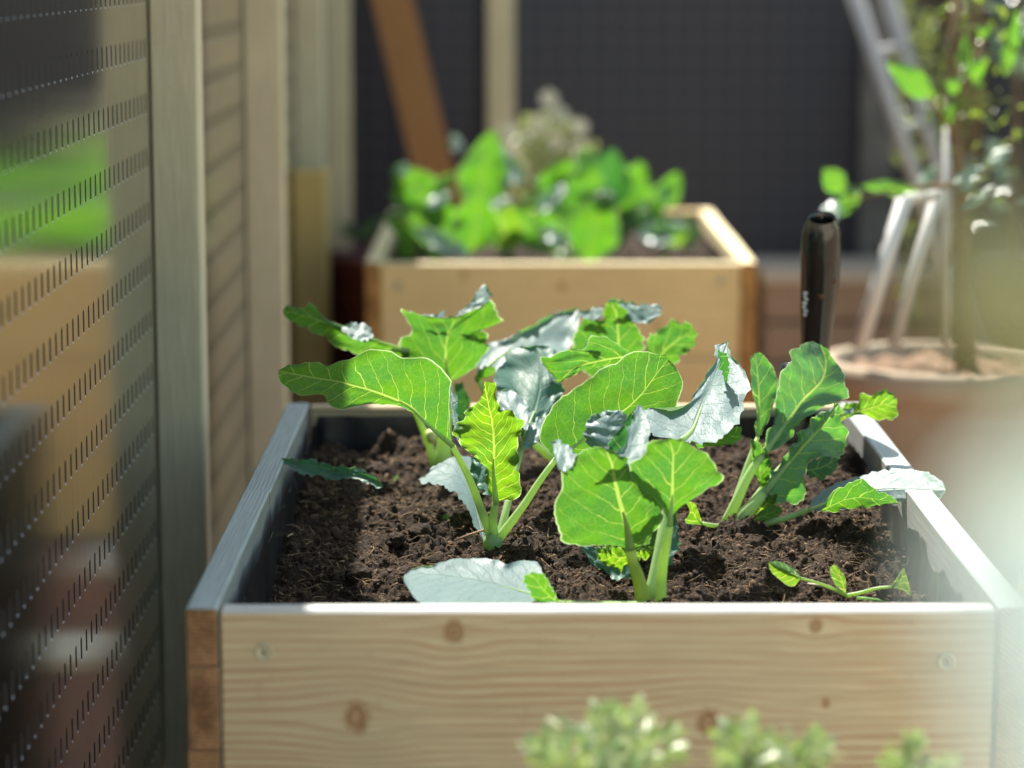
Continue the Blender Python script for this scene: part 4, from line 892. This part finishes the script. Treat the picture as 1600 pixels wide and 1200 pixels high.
bar(at(1480,190,4.8),at(1480,560,4.8),.007,'bar')
ct=thing('citrus_tree','small citrus tree with bright green leaves growing in the terracotta pot','tree',(pcx+.03,YP,zr-.02))
b=MB(); tx=at(1512,540,YP).x
b.tube([Vector((tx,YP,zr-.05)),at(1510,480,YP),at(1508,400,YP),at(1500,300,YP),at(1490,200,YP),at(1485,100,YP),at(1500,-20,YP)],[.022,.019,.016,.013,.010,.008,.006],10)
tr_=b.build('trunk',M['bark'],ct)
def br(pts,r): b=MB(); b.tube([at(*p) for p in pts],[r*(1-.7*i/(len(pts)-1)) for i in range(len(pts))],7); b.build('branch',M['bark'],ct)
br([(1498,290,YP),(1440,292,YP-.05),(1380,300,YP-.1),(1320,315,YP-.1)],.006)
br([(1492,210,YP),(1465,170,YP-.05),(1440,140,YP-.05)],.005)
br([(1490,160,YP),(1520,110,YP-.03),(1535,60,YP)],.005)
br([(1500,300,YP),(1550,260,YP+.05),(1590,200,YP)],.005)
CL=[((1460,150),(1384,96),44,-3,'far'),((1462,152),(1400,120),30,-3,'far'),((1500,140),(1478,128),34,-3,'far'),((1520,128),(1540,88),30,-3,'far'),((1520,135),(1530,118),26,3,'far'),
((1435,300),(1344,290),26,-3,'far'),((1345,300),(1305,340),30,-3,'far'),((1318,325),(1282,330),34,12,'far'),((1320,300),(1286,262),44,-3,'far'),((1345,300),(1305,305),30,4,'dark'),((1440,305),(1462,258),28,8,'far'),((1510,120),(1512,50),26,-2,'far'),((1530,60),(1545,40),26,-3,'far'),
((1475,200),(1500,150),24,-2,'far'),((1500,330),(1555,290),26,9,'far'),((1490,290),(1540,262),22,9,'far'),((1545,260),(1580,230),26,9,'far'),((1498,300),(1530,275),20,10,'far'),((1570,120),(1590,10),30,-3,'far')]
for b_,t_,w_,gy,mt in CL: sleaf(ct,b_,t_,w_,YP-.06+rs.uniform(-.05,.05),gy=gy,mat=mt,nu=12,nv=3,bow=rs.uniform(-4,4),rib=(.0018,.0006))
cc=at(1515,150,YP); smallleaf_cloud('foliage','lemon',inell(cc,.10,.14,.24),90,.012,.026,ct,rs,.42)
# hedge at the back right
hx=at(1525,300,6.6).x
hg=thing('hedge','dense dark green glossy hedge in the back right corner','hedge',(hx+.7,6.6,0))
def hf(r):
    x=hx+.02+r.random()*1.7; z=.18+r.random()**.85*1.9; y=6.35+r.random()*.5
    if noise.noise(Vector((x*3.2,z*3.2,1)))<-.22: return None
    if x<hx+.15 and noise.noise(Vector((x*5,z*4,7)))<.02: return None
    return Vector((x,y+.1*noise.noise(Vector((x*4,z*4,3))),z))
smallleaf_cloud('foliage','hedge',hf,8000,.03,.05,hg,rs,.55)
b=MB()
for k in range(16):
    x=hx+.1+k*.1; b.tube([Vector((x,6.62,0)),Vector((x+rs.uniform(-.06,.06),6.62,.8)),Vector((x+rs.uniform(-.12,.12),6.6,1.9))],[.012,.009,.004],6)
b.build('stems',M['bark'],hg)
# olive climber between ladder and hedge
cl=thing('climbing_shrub','loose olive green shrub between the ladder and the hedge','shrub',(at(1450,100,7.0).x,7.1,0))
M['olive']=cloudmat('olive_leaf',(.13,.16,.07),(.22,.24,.13),(.22,.28,.05),.3,.7)
def of(r):
    px=r.uniform(1408,1530); py=r.uniform(-60,560); 
    if noise.noise(Vector((px*.012,py*.010,2)))<-.12: return None
    return at(px,py,r.uniform(6.85,7.2))
smallleaf_cloud('foliage','olive',of,1000,.025,.045,cl,rs,.5)
b=MB()
for k in range(5): x=at(1425+k*22,100,7.1).x; b.tube([Vector((x,7.15,0)),Vector((x+.03,7.15,.8)),Vector((x-.03,7.15,1.9))],[.008,.006,.003],6)
b.build('stems',M['bark'],cl)
# ------------------------------------------------------------------ blurred plants close to the camera
M['succ']=cloudmat('pale_waxy_leaf',(.28,.36,.16),(.58,.62,.42),(.20,.30,.05),.42,.45,.35)
GF='blurred low plants in front of the nearest box'
def bush(label,px,py,rx,n,seed,top=0):
    Y=2.08; c=at(px,py,Y); k=Y/F; t=thing('leafy_bush',label,'plant',(c.x,Y,.35),GF); rg=random.Random(seed)
    tips=[]
    for _ in range(int(n/11)):
        a=rg.uniform(0,6.28); r_=rg.random()**.5; h=math.sqrt(max(0,1-r_*r_)); tips.append(Vector((c.x+rx*k*r_*math.cos(a),Y+rx*k*.9*r_*math.sin(a),c.z+rx*k*.62*h*rg.uniform(.75,1.12))))
    b=MB()
    for tp_ in tips:
        ax_=(tp_-Vector((c.x,Y,c.z-rx*k*.9))).normalized()
        for j in range(11):
            d=(ax_*(1.0-.11*j)+Vector((rg.gauss(0,1),rg.gauss(0,1),rg.gauss(0,.6)))*.5*(.5+j*.1)).normalized(); s_=rg.uniform(.022,.038)*(.6+.04*j); e=d.cross(Vector((rg.gauss(0,1),rg.gauss(0,1),rg.gauss(0,1)))).normalized(); nn=d.cross(e); c_=tp_-ax_*.0028*j
            vs=[c_]
            for q,w_ in ((.35,.7),(.7,1),(.92,.7)): m=c_+d*s_*q+nn*s_*.15*q*q; vs+=[m+e*s_*.20*w_+nn*s_*.04,m,m-e*s_*.20*w_+nn*s_*.04]
            vs.append(c_+d*s_+nn*s_*.2)
            b.add(vs,[(0,1,2),(0,2,3),(1,4,5,2),(2,5,6,3),(4,7,8,5),(5,8,9,6),(7,10,8),(8,10,9)],0,True)
    b.build('leaves',M['succ'],t)
    f=MB(); root=Vector((c.x,Y,.36))
    for tp_ in tips: f.tube([root,(root+tp_)/2+Vector(((tp_.x-root.x)*.25,0,0)),tp_],[.0022,.0018,.0012],5)
    f.build('stems',M['stem'],t)
bush('left of the two dense blurred pale green clumps in front of the nearest box',945,1190,122,210,1)
bush('right of the two dense blurred pale green clumps in front of the nearest box',1198,1194,88,150,2)
bush('sparse pale sprig in the lower right corner in front of the nearest box',1415,1215,70,70,4)
b=MB(); cx_=at(1100,1150,1.95).x; b.lathe((cx_,1.95,0),[(0,0),(.13,0),(.17,.40),(.185,.40),(.185,.43),(.165,.43),(.16,.40),(0,.40)],48)
o=b.build('flower_pot',M['terra']); tag(o,'terracotta pot below the frame holding the blurred pale sprigs','pot')
# pale tiles added in place of sunlit patches on the paving between the boxes
for px_,Y0_,Y1_,x0_,x1_,lb in ((0,4.98,5.22,-.30,-.13,'pale tile added as a sunlit patch at the foot of the far box'),(0,4.28,4.46,-.27,-.16,'pale tile added as a sunlit patch halfway between the two boxes')):
    b=MB(); b.box(x0_,x1_,Y0_,Y1_,.002,.03,bev=.004); tag(b.build('sun_patch_tile',simple('sun_patch_pale',(.72,.68,.56),.7,nscale=30,namt=.15)),lb,'tile')
# big leaves right beside the lens
nl=thing('foreground_plant','very blurred pale blue green leaves close to the lens on the right','plant',tuple(at(1900,1500,.5)))
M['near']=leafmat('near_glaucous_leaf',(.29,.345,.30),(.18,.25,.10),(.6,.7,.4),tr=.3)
leaf(nl,'1760,1500 1690,1250 1650,1000 1630,800 1650,640','1760,1500 1620,1330 1540,1100 1480,850 1650,650','1760,1500 1950,1300 2000,1000 1900,760 1655,640',.36,gy=1.2,gL=1.5,gR=1,cup=.004,ruf=.003,mat='near',nu=40,nv=10,rib=(.0012,.0004),serr=0)
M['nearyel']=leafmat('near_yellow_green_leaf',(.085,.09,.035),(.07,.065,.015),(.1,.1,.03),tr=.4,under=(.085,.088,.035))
leaf(nl,'1800,570 1680,510 1560,440 1450,390','1800,540 1720,420 1600,320 1450,380','1800,620 1660,600 1500,540 1450,395',.55,gy=-1,ruf=.003,mat='nearyel',nu=30,nv=8,rib=(.001,.0004),serr=0)
b=MB(); b.tube([at(1760,1500,.46),at(1850,1900,.47),at(1900,2500,.5)],[.003,.003,.004],8); b.tube([at(1760,560,.8),at(1850,1000,.75),at(1900,2500,.5)],[.002,.0025,.003],8); b.build('stems',M['stem'],nl)
